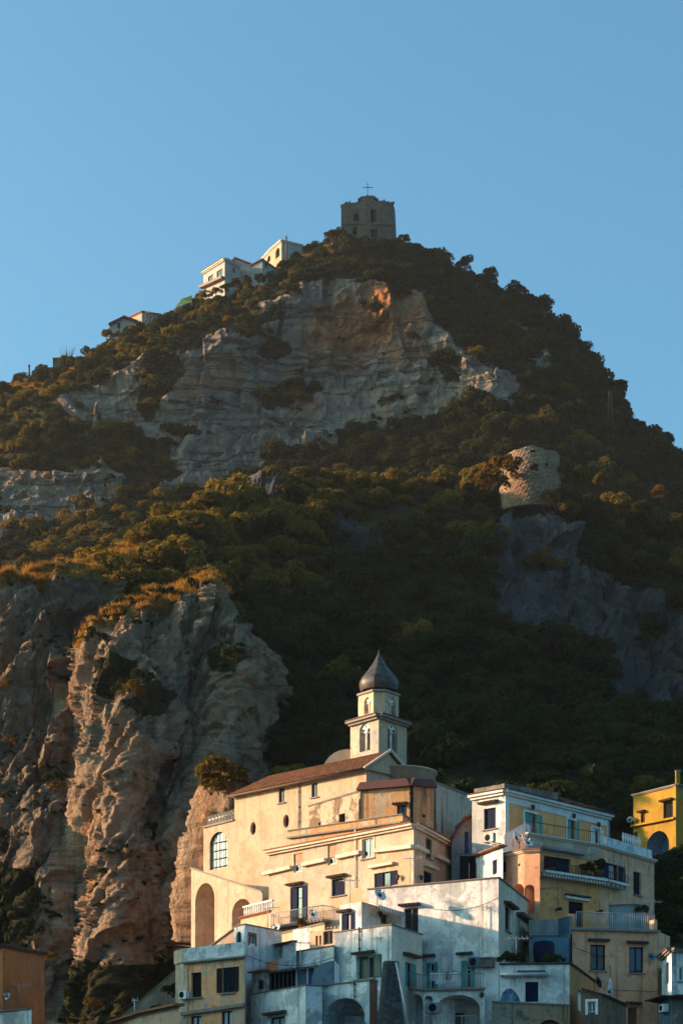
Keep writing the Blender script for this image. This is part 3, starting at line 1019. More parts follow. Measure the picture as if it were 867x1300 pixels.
# ================================================================== building kit
class Wall:
    def __init__(s, p0, p1, zt0, zt1, zb, mat):
        s.p0, s.p1 = Vector(p0), Vector(p1)           # plan points, left to right as seen
        d = s.p1 - s.p0
        s.L = d.length; s.d = d / s.L
        s.n = Vector((s.d.y, -s.d.x))
        s.zt0, s.zt1, s.zb, s.mat = zt0, zt1, zb, mat
        s.ops = []

    def u(s, px):
        k = (px - CX) / F
        return (k * s.p0.y - s.p0.x) / (s.d.x - k * s.d.y)

    def z(s, px, py):
        return (HY - py) / F * (s.p0.y + s.u(px) * s.d.y)

    def top(s, u): return s.zt0 + (s.zt1 - s.zt0) * u / s.L

    def pt(s, u, z, off=0.):
        q = s.p0 + s.d * u + s.n * off
        return Vector((q.x, q.y, z))

    def px(s, px, py, off=0.): return s.pt(s.u(px), s.z(px, py), off)

    def box(s, mb, u0, u1, z0, z1, o0, o1, mat):
        c = s.pt((u0 + u1) / 2, (z0 + z1) / 2, (o0 + o1) / 2)
        mb.obox(c, Vector((*s.d, 0)) * abs(u1 - u0) / 2, Vector((*s.n, 0)) * abs(o1 - o0) / 2, (0, 0, abs(z1 - z0) / 2), mat)

    def sbox(s, mb, u0, za, u1, zb_, h, o0, o1, mat):
        """sloping strip: its top runs from (u0,za) to (u1,zb_), height h, between offsets o0 and o1"""
        P = [s.pt(u, z - dz, o) for o in (o0, o1) for (u, z) in ((u0, za), (u1, zb_)) for dz in (0, h)]
        # order: o0:(a top, a bot, b top, b bot) o1: same
        fs = [(4, 5, 7, 6), (0, 2, 3, 1), (0, 4, 6, 2), (1, 3, 7, 5), (0, 1, 5, 4), (2, 6, 7, 3)]
        mb.mesh(P, fs, mat)


class Op:
    def __init__(s, u0, u1, z0, z1, depth, arch=0., oval=False, back=None, rev=None):
        s.u0, s.u1, s.z0, s.z1, s.depth, s.arch, s.oval, s.back, s.rev = u0, u1, z0, z1, depth, arch, oval, back, rev
        n = 14 if (arch or oval) else 1
        s.us = [u0 + (u1 - u0) * (.5 - .5 * math.cos(math.pi * i / n)) for i in range(n + 1)]

    def hi(s, u):
        t = max(-1, min(1, (u - s.u0) / (s.u1 - s.u0) * 2 - 1))
        if s.oval: return (s.z0 + s.z1) / 2 + (s.z1 - s.z0) / 2 * math.sqrt(1 - t * t)
        if s.arch: return s.z1 - s.arch + s.arch * math.sqrt(1 - t * t)
        return s.z1

    def lo(s, u):
        t = max(-1, min(1, (u - s.u0) / (s.u1 - s.u0) * 2 - 1))
        if s.oval: return (s.z0 + s.z1) / 2 - (s.z1 - s.z0) / 2 * math.sqrt(1 - t * t)
        return s.z0


def wall_mesh(mb, w):
    cuts = [0, w.L]
    for o in w.ops: cuts += o.us
    cuts = sorted(c for c in cuts if -1e-6 <= c <= w.L + 1e-6)
    us = [cuts[0]]
    for c in cuts[1:]:
        if c - us[-1] > 1e-4: us.append(c)
    for a, b in zip(us, us[1:]):
        m = (a + b) / 2
        lo = (w.zb, w.zb)
        for o in sorted((o for o in w.ops if o.u0 < m < o.u1), key=lambda o: o.z0):
            la, lb, ha, hb = o.lo(a), o.lo(b), o.hi(a), o.hi(b)
            mb.face([w.pt(a, lo[0]), w.pt(b, lo[1]), w.pt(b, lb), w.pt(a, la)], w.mat)
            lo = (ha, hb)
            r = o.rev or w.mat
            mb.face([w.pt(a, la), w.pt(b, lb), w.pt(b, lb, -o.depth), w.pt(a, la, -o.depth)], r)
            mb.face([w.pt(a, ha), w.pt(a, ha, -o.depth), w.pt(b, hb, -o.depth), w.pt(b, hb)], r)
            if o.back: mb.face([w.pt(a, la, -o.depth), w.pt(b, lb, -o.depth), w.pt(b, hb, -o.depth), w.pt(a, ha, -o.depth)], o.back)
        mb.face([w.pt(a, lo[0]), w.pt(b, lo[1]), w.pt(b, w.top(b)), w.pt(a, w.top(a))], w.mat)
    for o in w.ops:
        r = o.rev or w.mat
        if not o.oval:
            mb.face([w.pt(o.u0, o.z0), w.pt(o.u0, o.z0, -o.depth), w.pt(o.u0, o.hi(o.u0), -o.depth), w.pt(o.u0, o.hi(o.u0))], r)
            mb.face([w.pt(o.u1, o.z0), w.pt(o.u1, o.hi(o.u1)), w.pt(o.u1, o.hi(o.u1), -o.depth), w.pt(o.u1, o.z0, -o.depth)], r)


class Bld:
    """a building: visible corners as (px, py_top[, Y]); a corner without Y gets the depth that keeps its eave level
    with the first corner that has one. Walls close into a solid volume behind."""

    def __init__(s, name, label, cat, corners, zb, mat, depth=6., bdir=None, group=None, roof=None, wmats=None):
        ref = next(c for c in corners if len(c) == 3)
        cs = [(c if len(c) == 3 else (c[0], c[1], ref[2] * (HY - ref[1]) / (HY - c[1]))) for c in corners]
        P = [W(*c) for c in cs]
        s.pts = P
        c0 = sum(P, Vector()) / len(P)
        s.zb = zb
        s.root = root(name, (c0.x, c0.y, zb), label, cat, group)
        s.mat = mat
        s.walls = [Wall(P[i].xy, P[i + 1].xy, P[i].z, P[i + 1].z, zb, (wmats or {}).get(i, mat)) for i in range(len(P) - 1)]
        n = Vector((0, 0))
        for w in s.walls: n += w.n * w.L
        s.mb = MB()
        Q = []
        for p, sg in ((P[0], 1), (P[-1], -1)):
            b = (Vector(bdir) if bdir else Vector((p.x + sg * .02 * p.y, p.y))).normalized() * depth
            Q.append(Vector((p.x + b.x, p.y + b.y, p.z)))
        lowz = lambda p: Vector((p.x, p.y, zb))
        mt = s.mat
        s.mb.face([lowz(Q[0]), lowz(P[0]), P[0], Q[0]], (wmats or {}).get('l', mt))
        s.mb.face([lowz(P[-1]), lowz(Q[1]), Q[1], P[-1]], (wmats or {}).get('r', mt))
        s.mb.face([lowz(Q[1]), lowz(Q[0]), Q[0], Q[1]], mt)
        s.Q = Q
        if roof is not False:
            ring = [Vector(p) for p in P] + [Q[1], Q[0]]
            s.mb.face(ring, roof or M['slab'])
        s.nparts = 0

    def finish(s):
        for w in s.walls: wall_mesh(s.mb, w)
        build(s.mb, 'walls', s.root)
        return s

    def part(s, name, mb, parent=None, **tags): return build(mb, name, parent or s.root, **tags)

    def R(s, i, x0, y0, x1, y1):
        w = s.walls[i]
        xm = (x0 + x1) / 2
        u0, u1 = w.u(x0), w.u(x1)
        return w, max(u0, .01), min(u1, w.L - .01), w.z(xm, y1), w.z(xm, y0)

    # ---- openings
    def niche(s, i, x0, y0, x1, y1, depth=1.5, arch=0., back=None, rev=None, oval=False):
        w, u0, u1, z0, z1 = s.R(i, x0, y0, x1, y1)
        a = 0 if not arch else min((u1 - u0) / 2 * arch, z1 - z0 - .02)
        z0 = max(z0, w.zb + .02)
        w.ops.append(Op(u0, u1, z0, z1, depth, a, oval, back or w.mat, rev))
        return w, u0, u1, z0, z1

    def win(s, i, x0, y0, x1, y1, style='glass', col='white', shut='navy', hood=None, sill=True, rec=.16, surround=None, glass=None, arch=0., door=False, hoodmat=None, curtain=False):
        w, u0, u1, z0, z1 = s.R(i, x0, y0, x1, y1)
        a = 0 if not arch else min((u1 - u0) / 2 * arch, z1 - z0 - .02)
        gl = glass or M['glass']
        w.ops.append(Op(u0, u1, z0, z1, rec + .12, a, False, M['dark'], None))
        c = M[col] if isinstance(col, str) else col
        sh = M[shut] if isinstance(shut, str) else shut
        fw = min(.075, (u1 - u0) * .12)
        f = MB()
        r = -rec
        if style in ('glass', 'open', 'blind', 'half'):
            w.box(f, u0, u0 + fw, z0, z1 - a, r - .03, r + .04, c); w.box(f, u1 - fw, u1, z0, z1 - a, r - .03, r + .04, c)
            w.box(f, u0 + fw, u1 - fw, z0, z0 + fw, r - .03, r + .04, c)
            if not a: w.box(f, u0 + fw, u1 - fw, z1 - fw, z1, r - .03, r + .04, c)
            um = (u0 + u1) / 2
            w.box(f, um - fw * .5, um + fw * .5, z0 + fw, z1 - fw - (a * .05), r - .035, r + .035, c)
            if z1 - z0 > 1.7: w.box(f, u0 + fw, u1 - fw, z0 + (z1 - z0) * .68 - .02, z0 + (z1 - z0) * .68 + .02, r - .028, r + .03, c)
        else:
            w.box(f, u0, u0 + .04, z0, z1, r - .02, r + .02, sh); w.box(f, u1 - .04, u1, z0, z1, r - .02, r + .02, sh)
            w.box(f, u0 + .04, u1 - .04, z1 - .04, z1, r - .02, r + .02, sh)
        if surround:
            t = .14
            sm = M[surround] if isinstance(surround, str) else surround
            w.box(f, u0 - t, u0, z0 - (0 if door else t), z1 + t, -.02, .035, sm); w.box(f, u1, u1 + t, z0 - (0 if door else t), z1 + t, -.02, .035, sm)
            w.box(f, u0, u1, z1, z1 + t, -.02, .035, sm)
        fo = s.part('door' if door else 'window', f)
        if style in ('glass', 'open', 'blind', 'half'):
            g = MB()
            if a:
                pts = [w.pt(u0, z0, r - .01), w.pt(u1, z0, r - .01)]
                for k in range(13):
                    an = math.pi * k / 12
                    pts.append(w.pt((u0 + u1) / 2 + (u1 - u0) / 2 * math.cos(an), z1 - a + a * math.sin(an), r - .01))
                g.face(pts, gl)
            else:
                g.face([w.pt(u0, z0, r - .01), w.pt(u1, z0, r - .01), w.pt(u1, z1, r - .01), w.pt(u0, z1, r - .01)], gl)
            s.part('glass', g, fo)
            if curtain:
                g = MB()
                for k in (0, 1):
                    ua = u0 + fw + .03 + k * (u1 - u0) / 2 * .97; ub = ua + (u1 - u0) * .33
                    n_ = 6
                    for j in range(n_):
                        va, vb = ua + (ub - ua) * j / n_, ua + (ub - ua) * (j + 1) / n_
                        o_ = r + .0 + (.012 if j % 2 else 0)
                        g.face([w.pt(va, z0 + fw, r - .004 + (.02 if j % 2 else 0)), w.pt(vb, z0 + fw, r - .004 + (0 if j % 2 else .02)), w.pt(vb, z1 - fw, r - .004 + (0 if j % 2 else .02)), w.pt(va, z1 - fw, r - .004 + (.02 if j % 2 else 0))], M['curtain'])
                s.part('curtain', g, fo)
        if style == 'blind':
            g = MB(); w.box(g, u0 + .03, u1 - .03, z0 + (z1 - z0) * .38, z1 - .02, r + .05, r + .08, M['tan']); s.part('blind', g, fo)

        def leaf(ua, ub, off, n=None):
            g = MB()
            t = .028
            n = n or max(6, int((z1 - z0) / .13))
            w.box(g, ua, ua + .06, z0 + .02, z1 - .02, off, off + t, sh); w.box(g, ub - .06, ub, z0 + .02, z1 - .02, off, off + t, sh)
            w.box(g, ua + .06, ub - .06, z0 + .02, z0 + .1, off, off + t, sh); w.box(g, ua + .06, ub - .06, z1 - .1, z1 - .02, off, off + t, sh)
            zz0, zz1 = z0 + .1, z1 - .1
            for k in range(n):
                za = zz0 + (zz1 - zz0) * k / n; zb_ = zz0 + (zz1 - zz0) * (k + 1) / n
                g.face([w.pt(ua + .06, za, off + t - .002), w.pt(ub - .06, za, off + t - .002), w.pt(ub - .06, zb_ + .01, off + .004), w.pt(ua + .06, zb_ + .01, off + .004)], sh)
            s.part('shutter', g, fo)
        um = (u0 + u1) / 2
        if style == 'shut':
            leaf(u0 + .045, um - .006, r - .01); leaf(um + .006, u1 - .045, r - .01)
        elif style == 'open':
            hw = (u1 - u0) / 2
            leaf(u0 - hw * .95, u0 - .02, .02); leaf(u1 + .02, u1 + hw * .95, .02)
        elif style == 'half':
            leaf(u0 + .045, um, r + .06); leaf(u1 + .02, u1 + (u1 - u0) * .42, .02)
        if sill and not door:
            g = MB(); w.box(g, u0 - .12, u1 + .12, z0 - .09, z0 - .005, -.05, .12, M['slab']); s.part('sill', g, fo)
        if hood:
            hu0, hu1, hz = w.u(hood[0]), w.u(hood[2]), (w.z(hood[0], hood[1]), w.z(hood[2], hood[3] if len(hood) > 3 else hood[1]))
            z_ = sum(hz) / 2
            g = MB()
            hm = M[hoodmat or 'hood']
            n_ = max(4, int((hu1 - hu0) / .2))
            w.sbox(g, hu0, z_ + .03, hu1, z_ + .03, .07, -.02, .38, hm)
            for k in range(n_):
                ua = hu0 + (hu1 - hu0) * (k + .5) / n_
                g.tube([w.pt(ua, z_ + .10, 0), w.pt(ua, z_ + .04, .43)], .07, hm, 6)
            s.part('hood', g, fo)
        return fo

    def oval(s, i, x0, y0, x1, y1):
        w, u0, u1, z0, z1 = s.R(i, x0, y0, x1, y1)
        w.ops.append(Op(u0, u1, z0, z1, .45, 0, True, M['dark']))
        um, zm, ru, rz = (u0 + u1) / 2, (z0 + z1) / 2, (u1 - u0) / 2, (z1 - z0) / 2
        f = MB()
        ring = [(um + ru * math.cos(k * math.pi / 10), zm + rz * math.sin(k * math.pi / 10)) for k in range(20)]
        inn = [(um + ru * .86 * math.cos(k * math.pi / 10), zm + rz * .86 * math.sin(k * math.pi / 10)) for k in range(20)]
        for k in range(20):
            k2 = (k + 1) % 20
            f.face([w.pt(*ring[k], -.28), w.pt(*ring[k2], -.28), w.pt(*inn[k2], -.28), w.pt(*inn[k], -.28)], M['wood'])
        w.box(f, um - .03, um + .03, zm - rz * .9, zm + rz * .9, -.30, -.26, M['wood'])
        fo = s.part('window', f)
        g = MB(); g.face([w.pt(*p, -.31) for p in ring], M['glass']); s.part('glass', g, fo)

    # ---- trim
    def strip(s, name, i, x0, y0, x1, y1, h, out, mat, o0=-.02, ext=0.):
        """moulding, ledge or parapet whose top runs from pixel (x0,y0) to (x1,y1) along wall i"""
        w = s.walls[i]
        mb = MB()
        ua, ub = w.u(x0), w.u(x1)
        w.sbox(mb, ua - ext, w.z(x0, y0), ub + ext, w.z(x1, y1), h, o0, out, mat)
        return s.part(name, mb)

    def cornice(s, mat, h=.28, out=.28, idx=None, tile=None, name='cornice', dz=0.):
        mb = MB()
        for i, w in enumerate(s.walls):
            if idx is not None and i not in idx: continue
            w.sbox(mb, -out * .3, w.zt0 + dz, w.L + out * .3, w.zt1 + dz, h * .5, -.05, out, mat)
            w.sbox(mb, -.02, w.zt0 + dz - h * .5, w.L + .02, w.zt1 + dz - h * .5, h * .5, -.04, out * .55, mat)
            if tile: w.sbox(mb, -out * .3, w.zt0 + dz + .08, w.L + out * .3, w.zt1 + dz + .08, .078, -.3, out + .06, tile)
        return s.part(name, mb)

    def rail(s, pts, h=1.0, gap=.13, mat='iron', solid=0, parent=None, r=.014):
        """railing along world points (feet)"""
        mb = MB(); m_ = M[mat]
        for a, b in zip(pts, pts[1:]):
            a, b = Vector(a), Vector(b)
            up = Vector((0, 0, h))
            mb.tube([a + up, b + up], .028, m_, 6); mb.tube([a + Vector((0, 0, .08)), b + Vector((0, 0, .08))], .018, m_, 5)
            n = max(1, int((b - a).length / gap))
            for k in range(n + 1):
                q = a + (b - a) * k / n
                mb.tube([q, q + up], r if k % 8 else .026, m_, 5)
        return s.part('railing', mb, parent)

    def slab(s, i, x0, x1, py, out, th=.18, mat='slab', name='balcony'):
        w = s.walls[i]
        mb = MB(); u0, u1 = w.u(x0), w.u(x1); z = w.z((x0 + x1) / 2, py)
        w.box(mb, u0, u1, z - th, z, -.05, out, M[mat] if isinstance(mat, str) else mat)
        return s.part(name, mb), [w.pt(u0 + .05, z, 0), w.pt(u0 + .05, z, out - .06), w.pt(u1 - .05, z, out - .06), w.pt(u1 - .05, z, 0)]

    def pipe(s, i, x, y0, y1, mat='grey', r=.05, name='drainpipe', x1=None):
        w = s.walls[i]; mb = MB()
        mb.tube([w.px(x, y0, .09), w.px(x1 or x, y1, .09)], r, M[mat], 7)
        for k in range(3):
            t = (k + .5) / 3
            mb.tube([w.px(x, y0 + (y1 - y0) * t, -.03), w.px(x, y0 + (y1 - y0) * t, .13)], r * 1.2, M[mat], 6)
        return s.part(name, mb)


# ---- small things that hang on or stand on the houses
def dish(p, r, label, aim=(-.3, -.9, .35), mat='dish'):
    p = Vector(p); a = Vector(aim).normalized(); r *= .72
    t = a.cross(Vector((0, 0, 1))).normalized(); b = a.cross(t)
    rt = root('satellite_dish', p, label, 'satellite dish', 'satellite dishes on the houses')
    mb = MB(); n = 18; vs = []; fs = []
    prof = [(0, .0), (.35, .03), (.7, .10), (1, .2)]
    for o_ in (0, -.03):
        for rr, d_ in prof[1:]:
            for k in range(n):
                an = 2 * math.pi * k / n
                vs.append(p + a * (d_ * r + .25 + o_) + (t * math.cos(an) + b * math.sin(an)) * rr * r)
    m0 = len(prof) - 1
    for side in (0, 1):
        o_ = side * m0 * n
        for i in range(m0 - 1):
            for k in range(n):
                f = (o_ + i * n + k, o_ + i * n + (k + 1) % n, o_ + (i + 1) * n + (k + 1) % n, o_ + (i + 1) * n + k)
                fs.append(f if not side else f[::-1])
        fs.append(tuple(o_ + k for k in range(n)))
    for k in range(n):
        k2 = (k + 1) % n
        fs.append(((m0 - 1) * n + k, (m0 - 1) * n + k2, m0 * n + (m0 - 1) * n + k2, m0 * n + (m0 - 1) * n + k))
    mb.mesh(vs, fs, M[mat], True)
    build(mb, 'reflector', rt)
    mb = MB(); mb.tube([p + a * .25 - b * r * .9, p + a * (.25 + r * .8) - b * r * .1], .02, M['grey'], 5)
    mb.obox(p + a * (.25 + r * .85) - b * r * .05, t * .05, b * .05, a * .07, M['grey']); build(mb, 'feed_arm', rt)
    mb = MB(); mb.tube([p - Vector((0, 0, .5)), p, p + a * .24], .03, M['grey'], 6); build(mb, 'bracket', rt)
    return rt


def antenna(p, h, label, yaw=0., bars=7, mat='galv', boom=1.2):
    p = Vector(p)
    rt = root('tv_antenna', p, label, 'antenna', 'television antennas')
    mb = MB(); mb.tube([p, p + Vector((0, 0, h))], .028, M[mat], 6); build(mb, 'mast', rt)
    mb = MB(); d = Vector((math.cos(yaw), math.sin(yaw), .05)); e = Vector((-math.sin(yaw), math.cos(yaw), 0))
    q = p + Vector((0, 0, h - .1))
    mb.tube([q - d * boom * .4, q + d * boom * .6], .02, M[mat], 5)
    for k in range(bars):
        c = q + d * boom * (-.4 + k / (bars - 1)); l = .5 - .04 * k
        mb.tube([c - e * l, c + e * l], .012, M[mat], 4)
        mb.tube([c - Vector((0, 0, .18)), c + Vector((0, 0, .18))], .010, M[mat], 4)
    build(mb, 'aerial', rt)
    return rt


def ac_unit(w, px, py, label, wd=.85, ht=.6, mat='white', off=.05):
    u, z = w.u(px), w.z(px, py)
    p = w.pt(u, z, .2)
    rt = root('air_conditioner', p, label, 'air conditioner', 'air conditioners on the walls')
    mb = MB(); w.box(mb, u - wd / 2, u + wd / 2, z - ht / 2, z + ht / 2, off, off + .32, M[mat]); build(mb, 'casing', rt)
    mb = MB(); vs = []
    c = w.pt(u - wd * .12, z, off + .325)
    e = Vector((*w.d, 0))
    for k in range(16):
        an = k * math.pi / 8
        vs.append(c + e * math.cos(an) * ht * .4 + Vector((0, 0, math.sin(an) * ht * .4)))
    mb.face(vs, M['black']); build(mb, 'fan_grille', rt)
    mb = MB()
    for du in (-.3, .3): w.box(mb, u + du * wd - .02, u + du * wd + .02, z - ht / 2 - .06, z - ht / 2 - .005, 0, off + .3, M['grey'])
    build(mb, 'bracket', rt)
    return rt


def wall_lamp(w, px, py, label):
    p = w.px(px, py, .12)
    rt = root('wall_lamp', p, label, 'wall lamp', 'wall lamps')
    mb = MB(); mb.tube([w.px(px, py, -.02), p + Vector((0, 0, .12)), p + Vector((*w.n * .1, .1))], .022, M['iron'], 6); build(mb, 'bracket', rt)
    mb = MB(); c = p + Vector((*w.n * .1, -.12)); mb.lathe(c, [(.03, .22), (.13, .15), (.12, .02), (.07, -.12), (.02, -.16)], M['iron'], 8); build(mb, 'lantern', rt)
    return rt


def potted(p, r, label, kind=0, pot=True, mesh=None, name='potted_plant'):
    p = Vector(p)
    rt = root(name, p, label, 'plant', 'plants on the terraces')
    if pot:
        mb = MB(); mb.lathe(p, [(r * .3, 0), (r * .42, r * .55), (r * .46, r * .55), (r * .46, r * .65)], M['pot'], 10); build(mb, 'pot', rt)
    o = bpy.data.objects.new('foliage', mesh or BUSHES[kind % 3]); COL.objects.link(o); o.parent = rt
    o.scale = (r, r, r * 1.25); o.location = (0, 0, r * (1.15 if pot else .5)); o.rotation_euler = (0, 0, random.uniform(0, 6))
    return rt


def shrub(p, r, label, gold=False, zs=1., group='shrubs on the rocks and walls'):
    p = Vector(p)
    rt = root('shrub', p, label, 'shrub', group)
    o = bpy.data.objects.new('foliage', (GOLDB if gold else BUSHES)[random.randrange(3)]); COL.objects.link(o); o.parent = rt
    o.scale = (r, r, r * zs); o.rotation_euler = (0, 0, random.uniform(0, 6)); o.location = (0, 0, r * .3)
    mb = MB()
    for k in range(4):
        an = k * 1.6
        mb.tube([p - Vector((0, 0, r * .3)), p + Vector((math.cos(an) * r * .45, math.sin(an) * r * .45, r * .4))], .04 * r + .01, BARK, 5, .012)
    build(mb, 'stem', rt)
    return rt
# ================================================================== paint for the houses
CREAM = plaster((.57, .40, .275), (.30, .22, .15), .55, (.5, .40, .28), .4, .3, 1)
CREAM2 = plaster((.55, .41, .30), (.22, .17, .12), .45, (.42, .34, .25), .35, .3, 2)
STAINED = plaster((.52, .41, .28), (.12, .09, .06), .75, (.58, .30, .12), .75, .5, 3)
BROWNW = plaster((.22, .15, .10), (.07, .05, .04), .7, (.48, .38, .28), .55, .5, 4)
PEACH = plaster((.54, .37, .25), (.26, .18, .12), .35, (.60, .52, .42), .25, .2, 5)
WHITE1 = plaster((.82, .81, .77), (.20, .21, .21), .55, (.46, .46, .44), .38, .28, 6)
WHITE2 = plaster((.80, .80, .76), (.12, .13, .13), .85, (.33, .33, .32), .5, .5, 7)
BLUEW = plaster((.74, .78, .77), (.16, .19, .21), .7, (.34, .40, .42), .42, .4, 8)
BLUEG = plaster((.20, .27, .30), (.08, .10, .11), .5, (.12, .16, .18), .3, .4, 9)
ORANGE = plaster((.88, .38, .14), (.28, .14, .07), .5, (.66, .34, .17), .45, .35, 10)
ORANGE2 = plaster((.90, .44, .22), (.2, .12, .07), .45, (.50, .40, .32), .45, .35, 11)
YELLOW = plaster((.92, .42, .16), (.4, .22, .1), .2, (.72, .38, .16), .1, .1, 12)
PALEY = plaster((.84, .43, .25), (.24, .15, .10), .6, (.66, .38, .24), .45, .4, 13)
VILLA = plaster((.36, .22, .03), (.18, .13, .05), .35, (.36, .26, .06), .2, .25, 14)
RUST = plaster((.46, .15, .05), (.14, .07, .04), .35, (.30, .13, .06), .25, .3, 15)
GREYST = plaster((.26, .24, .21), (.05, .05, .05), .9, (.14, .12, .10), .6, .6, 16)
ARCHB = plaster((.15, .24, .34), (.08, .1, .13), .3, None, 0, .2, 17)
TOWERP = plaster((.62, .43, .28), (.24, .2, .16), .3, (.36, .34, .30), .3, .3, 18)
TOWERL = plaster((.46, .40, .31), (.16, .16, .15), .5, (.33, .33, .31), .5, .4, 19)
TRIM = plaster((.70, .60, .47), (.3, .24, .18), .3, None, 0, .2, 20)
WTRIM = plaster((.72, .72, .68), (.3, .3, .28), .2, None, 0, .15, 21)
STONE = stone_mat('rubble_stone', (.24, .19, .14), (.15, .12, .09), 2.6)
STONED = stone_mat('dark_rubble_stone', (.10, .10, .10), (.05, .05, .05), 2.2)


def tiled(mb, e0, e1, r1, r0, mat, per=.26, rows=.42):
    """barrel-tile slope between eave e0-e1 and ridge r0-r1"""
    e0, e1, r0, r1 = map(Vector, (e0, e1, r0, r1))
    nrm = (e1 - e0).cross(r0 - e0).normalized()
    nu = max(8, int((e1 - e0).length / per) * 4); nv = max(2, int((r0 - e0).length / rows))
    vs, fs = [], []
    rr = random.Random(4)
    tl = [[rr.uniform(-.012, .012) for _ in range(nu // 4 + 2)] for _ in range(nv + 1)]
    for j in range(nv):
        for k, t in ((0, j / nv), (1, (j + 1) / nv)):
            for i in range(nu + 1):
                s = i / nu
                p = (e0 + (e1 - e0) * s) * (1 - t) + (r0 + (r1 - r0) * s) * t
                h = .06 * abs(math.sin(math.pi * i / 4)) + (.05 if k == 0 else .0) + tl[j][i // 4]
                vs.append(p + nrm * h)
        b = j * 2 * (nu + 1)
        for i in range(nu):
            fs.append((b + i, b + i + 1, b + nu + 1 + i + 1, b + nu + 1 + i))
        if j:
            q = (j - 1) * 2 * (nu + 1) + nu + 1
            for i in range(nu): fs.append((q + i, q + i + 1, b + i + 1, b + i))
    mb.mesh(vs, fs, mat)


# ------------------------------------------------------------------ church
ch = Bld('church', 'long cream church nave with a brown tiled roof, oval windows and big arched window', 'church', [(298, 1009.5), (465, 975.5, 152)], 14, CREAM, 4.86, bdir=(9.3, 10.2), roof=False)
w = ch.walls[0]
ch.win(0, 354, 1000, 361.5, 1019, 'glass', 'wood', surround=None)
ch.win(0, 395.5, 994, 403.5, 1012, 'glass', 'wood')
ch.oval(0, 317.8, 1043.5, 325, 1060); ch.oval(0, 359.5, 1034, 367, 1051)
ch.pipe(0, 380, 996, 1053)
pL = w.p0 + w.d * w.u(258.5)
ext = Wall(pL, w.p0 - w.d * .003, w.z(258.5, 1050), w.z(297.5, 1040.5), 14, CREAM)
ch.walls.append(ext)
bk = -w.n * 4
ch.mb.face([(pL.x + bk.x, pL.y + bk.y, 14), (pL.x, pL.y, 14), (pL.x, pL.y, ext.zt0), (pL.x + bk.x, pL.y + bk.y, ext.zt0)], CREAM)
ch.mb.face([ext.pt(0, ext.zt0), ext.pt(ext.L, ext.zt1), ext.pt(ext.L, ext.zt1, -4), ext.pt(0, ext.zt0, -4)], M['slab'])
ch.strip('ledge', 1, 258.5, 1049, 297, 1039.5, .16, .12, M['slab'])
W_ = ch.niche(1, 266.5, 1056, 288.8, 1103, .22, arch=1., back=M['glassl'])
_, u0, u1, z0, z1 = W_
f = MB()
ra = (u1 - u0) / 2
for k in range(12):
    a0, a1 = math.pi * k / 12, math.pi * (k + 1) / 12
    um = (u0 + u1) / 2
    f.tube([ext.pt(um + ra * math.cos(a0), z1 - ra + ra * math.sin(a0), -.12), ext.pt(um + ra * math.cos(a1), z1 - ra + ra * math.sin(a1), -.12)], .05, M['wood'], 6)
for t in (.25, .5, .75):
    u = u0 + (u1 - u0) * t
    f.tube([ext.pt(u, z0, -.14), ext.pt(u, z1 - ra + ra * math.sqrt(1 - (2 * t - 1) ** 2), -.14)], .032, M['wood'], 5)
for k in range(4):
    z = z0 + (z1 - ra * .6 - z0) * (k + .3) / 3.6
    f.tube([ext.pt(u0, z, -.14), ext.pt(u1, z, -.14)], .032, M['wood'], 5)
ch.part('window', f)
g = MB()
for k in range(9):                                            # stubby balusters on the low wing
    x = 262 + k * 4.2
    p = ext.px(x, 1049 - (x - 258) * .25, -.25)
    g.obox(p + Vector((0, 0, .38)), (.11, 0, 0), (0, .11, 0), (0, 0, .40), TRIM)
pa_, pb_ = ext.px(261, 1041.5, -.25), ext.px(297, 1031.5, -.25)
g.tube([pa_, pb_], .09, TRIM, 6)
ch.part('balustrade', g)
# roof
zr = (HY - 954) / F * 153.8
ze = w.zt0
E0, E1 = w.pt(-.45, ze - .12, .5), w.pt(w.L + .25, w.zt1 - .12, .5)
R0, R1 = w.pt(1.7, zr, -2.43), w.pt(w.L + .25, zr, -2.43)
B0, B1 = w.pt(-.45, ze - .12, -5.3), w.pt(w.L + .25, w.zt1 - .12, -5.3)
rf = MB()
tiled(rf, E0, E1, R1, R0, M['tile'])
tiled(rf, B0, E0, R0 + Vector((.01, 0, 0)), R0, M['tile'])
rf.face([B1, B0, R0, R1], M['tile'])
rf.face([E0, B0, B1, E1], TRIM)
ch.part('roof', rf)
gm = MB()
pR0, pR1 = w.pt(w.L, w.zt1), w.pt(w.L, w.zt1, -4.86)
ch.mb.face([pR0, pR1, w.pt(w.L, zr - .1, -2.43)], CREAM)
gm = MB(); gm.tube([E0 + Vector((0, 0, -.03)), E1 + Vector((0, 0, -.03))], .08, M['wood'], 7); ch.part('gutter', gm)
cm = MB()
cm.tube([w.pt(w.L + .27, w.zt1 - .1, .5), w.pt(w.L + .27, zr + .05, -2.43), w.pt(w.L + .27, w.zt1 - .1, -5.3)], .13, TRIM, 6)
ch.part('gable_coping', cm)
# low curved drum over the crossing with its slate roof
cx = W(507, 1000, 156.6)
d = MB()
zt = (HY - 973) / F * 154.3
d.lathe((cx.x, cx.y, 0), [(2.75, 26), (2.75, zt - .15), (2.9, zt - .12), (2.9, zt)], CREAM2, 40)
ch.part('apse', d)
d = MB(); d.lathe((cx.x - .9, cx.y, 0), [(1.95, zt + .02), (2.0, zt + .12), (1.2, zt + .55), (.2, zt + .75)], M['blueroof'], 32); ch.part('apse_roof', d)
ch.finish()
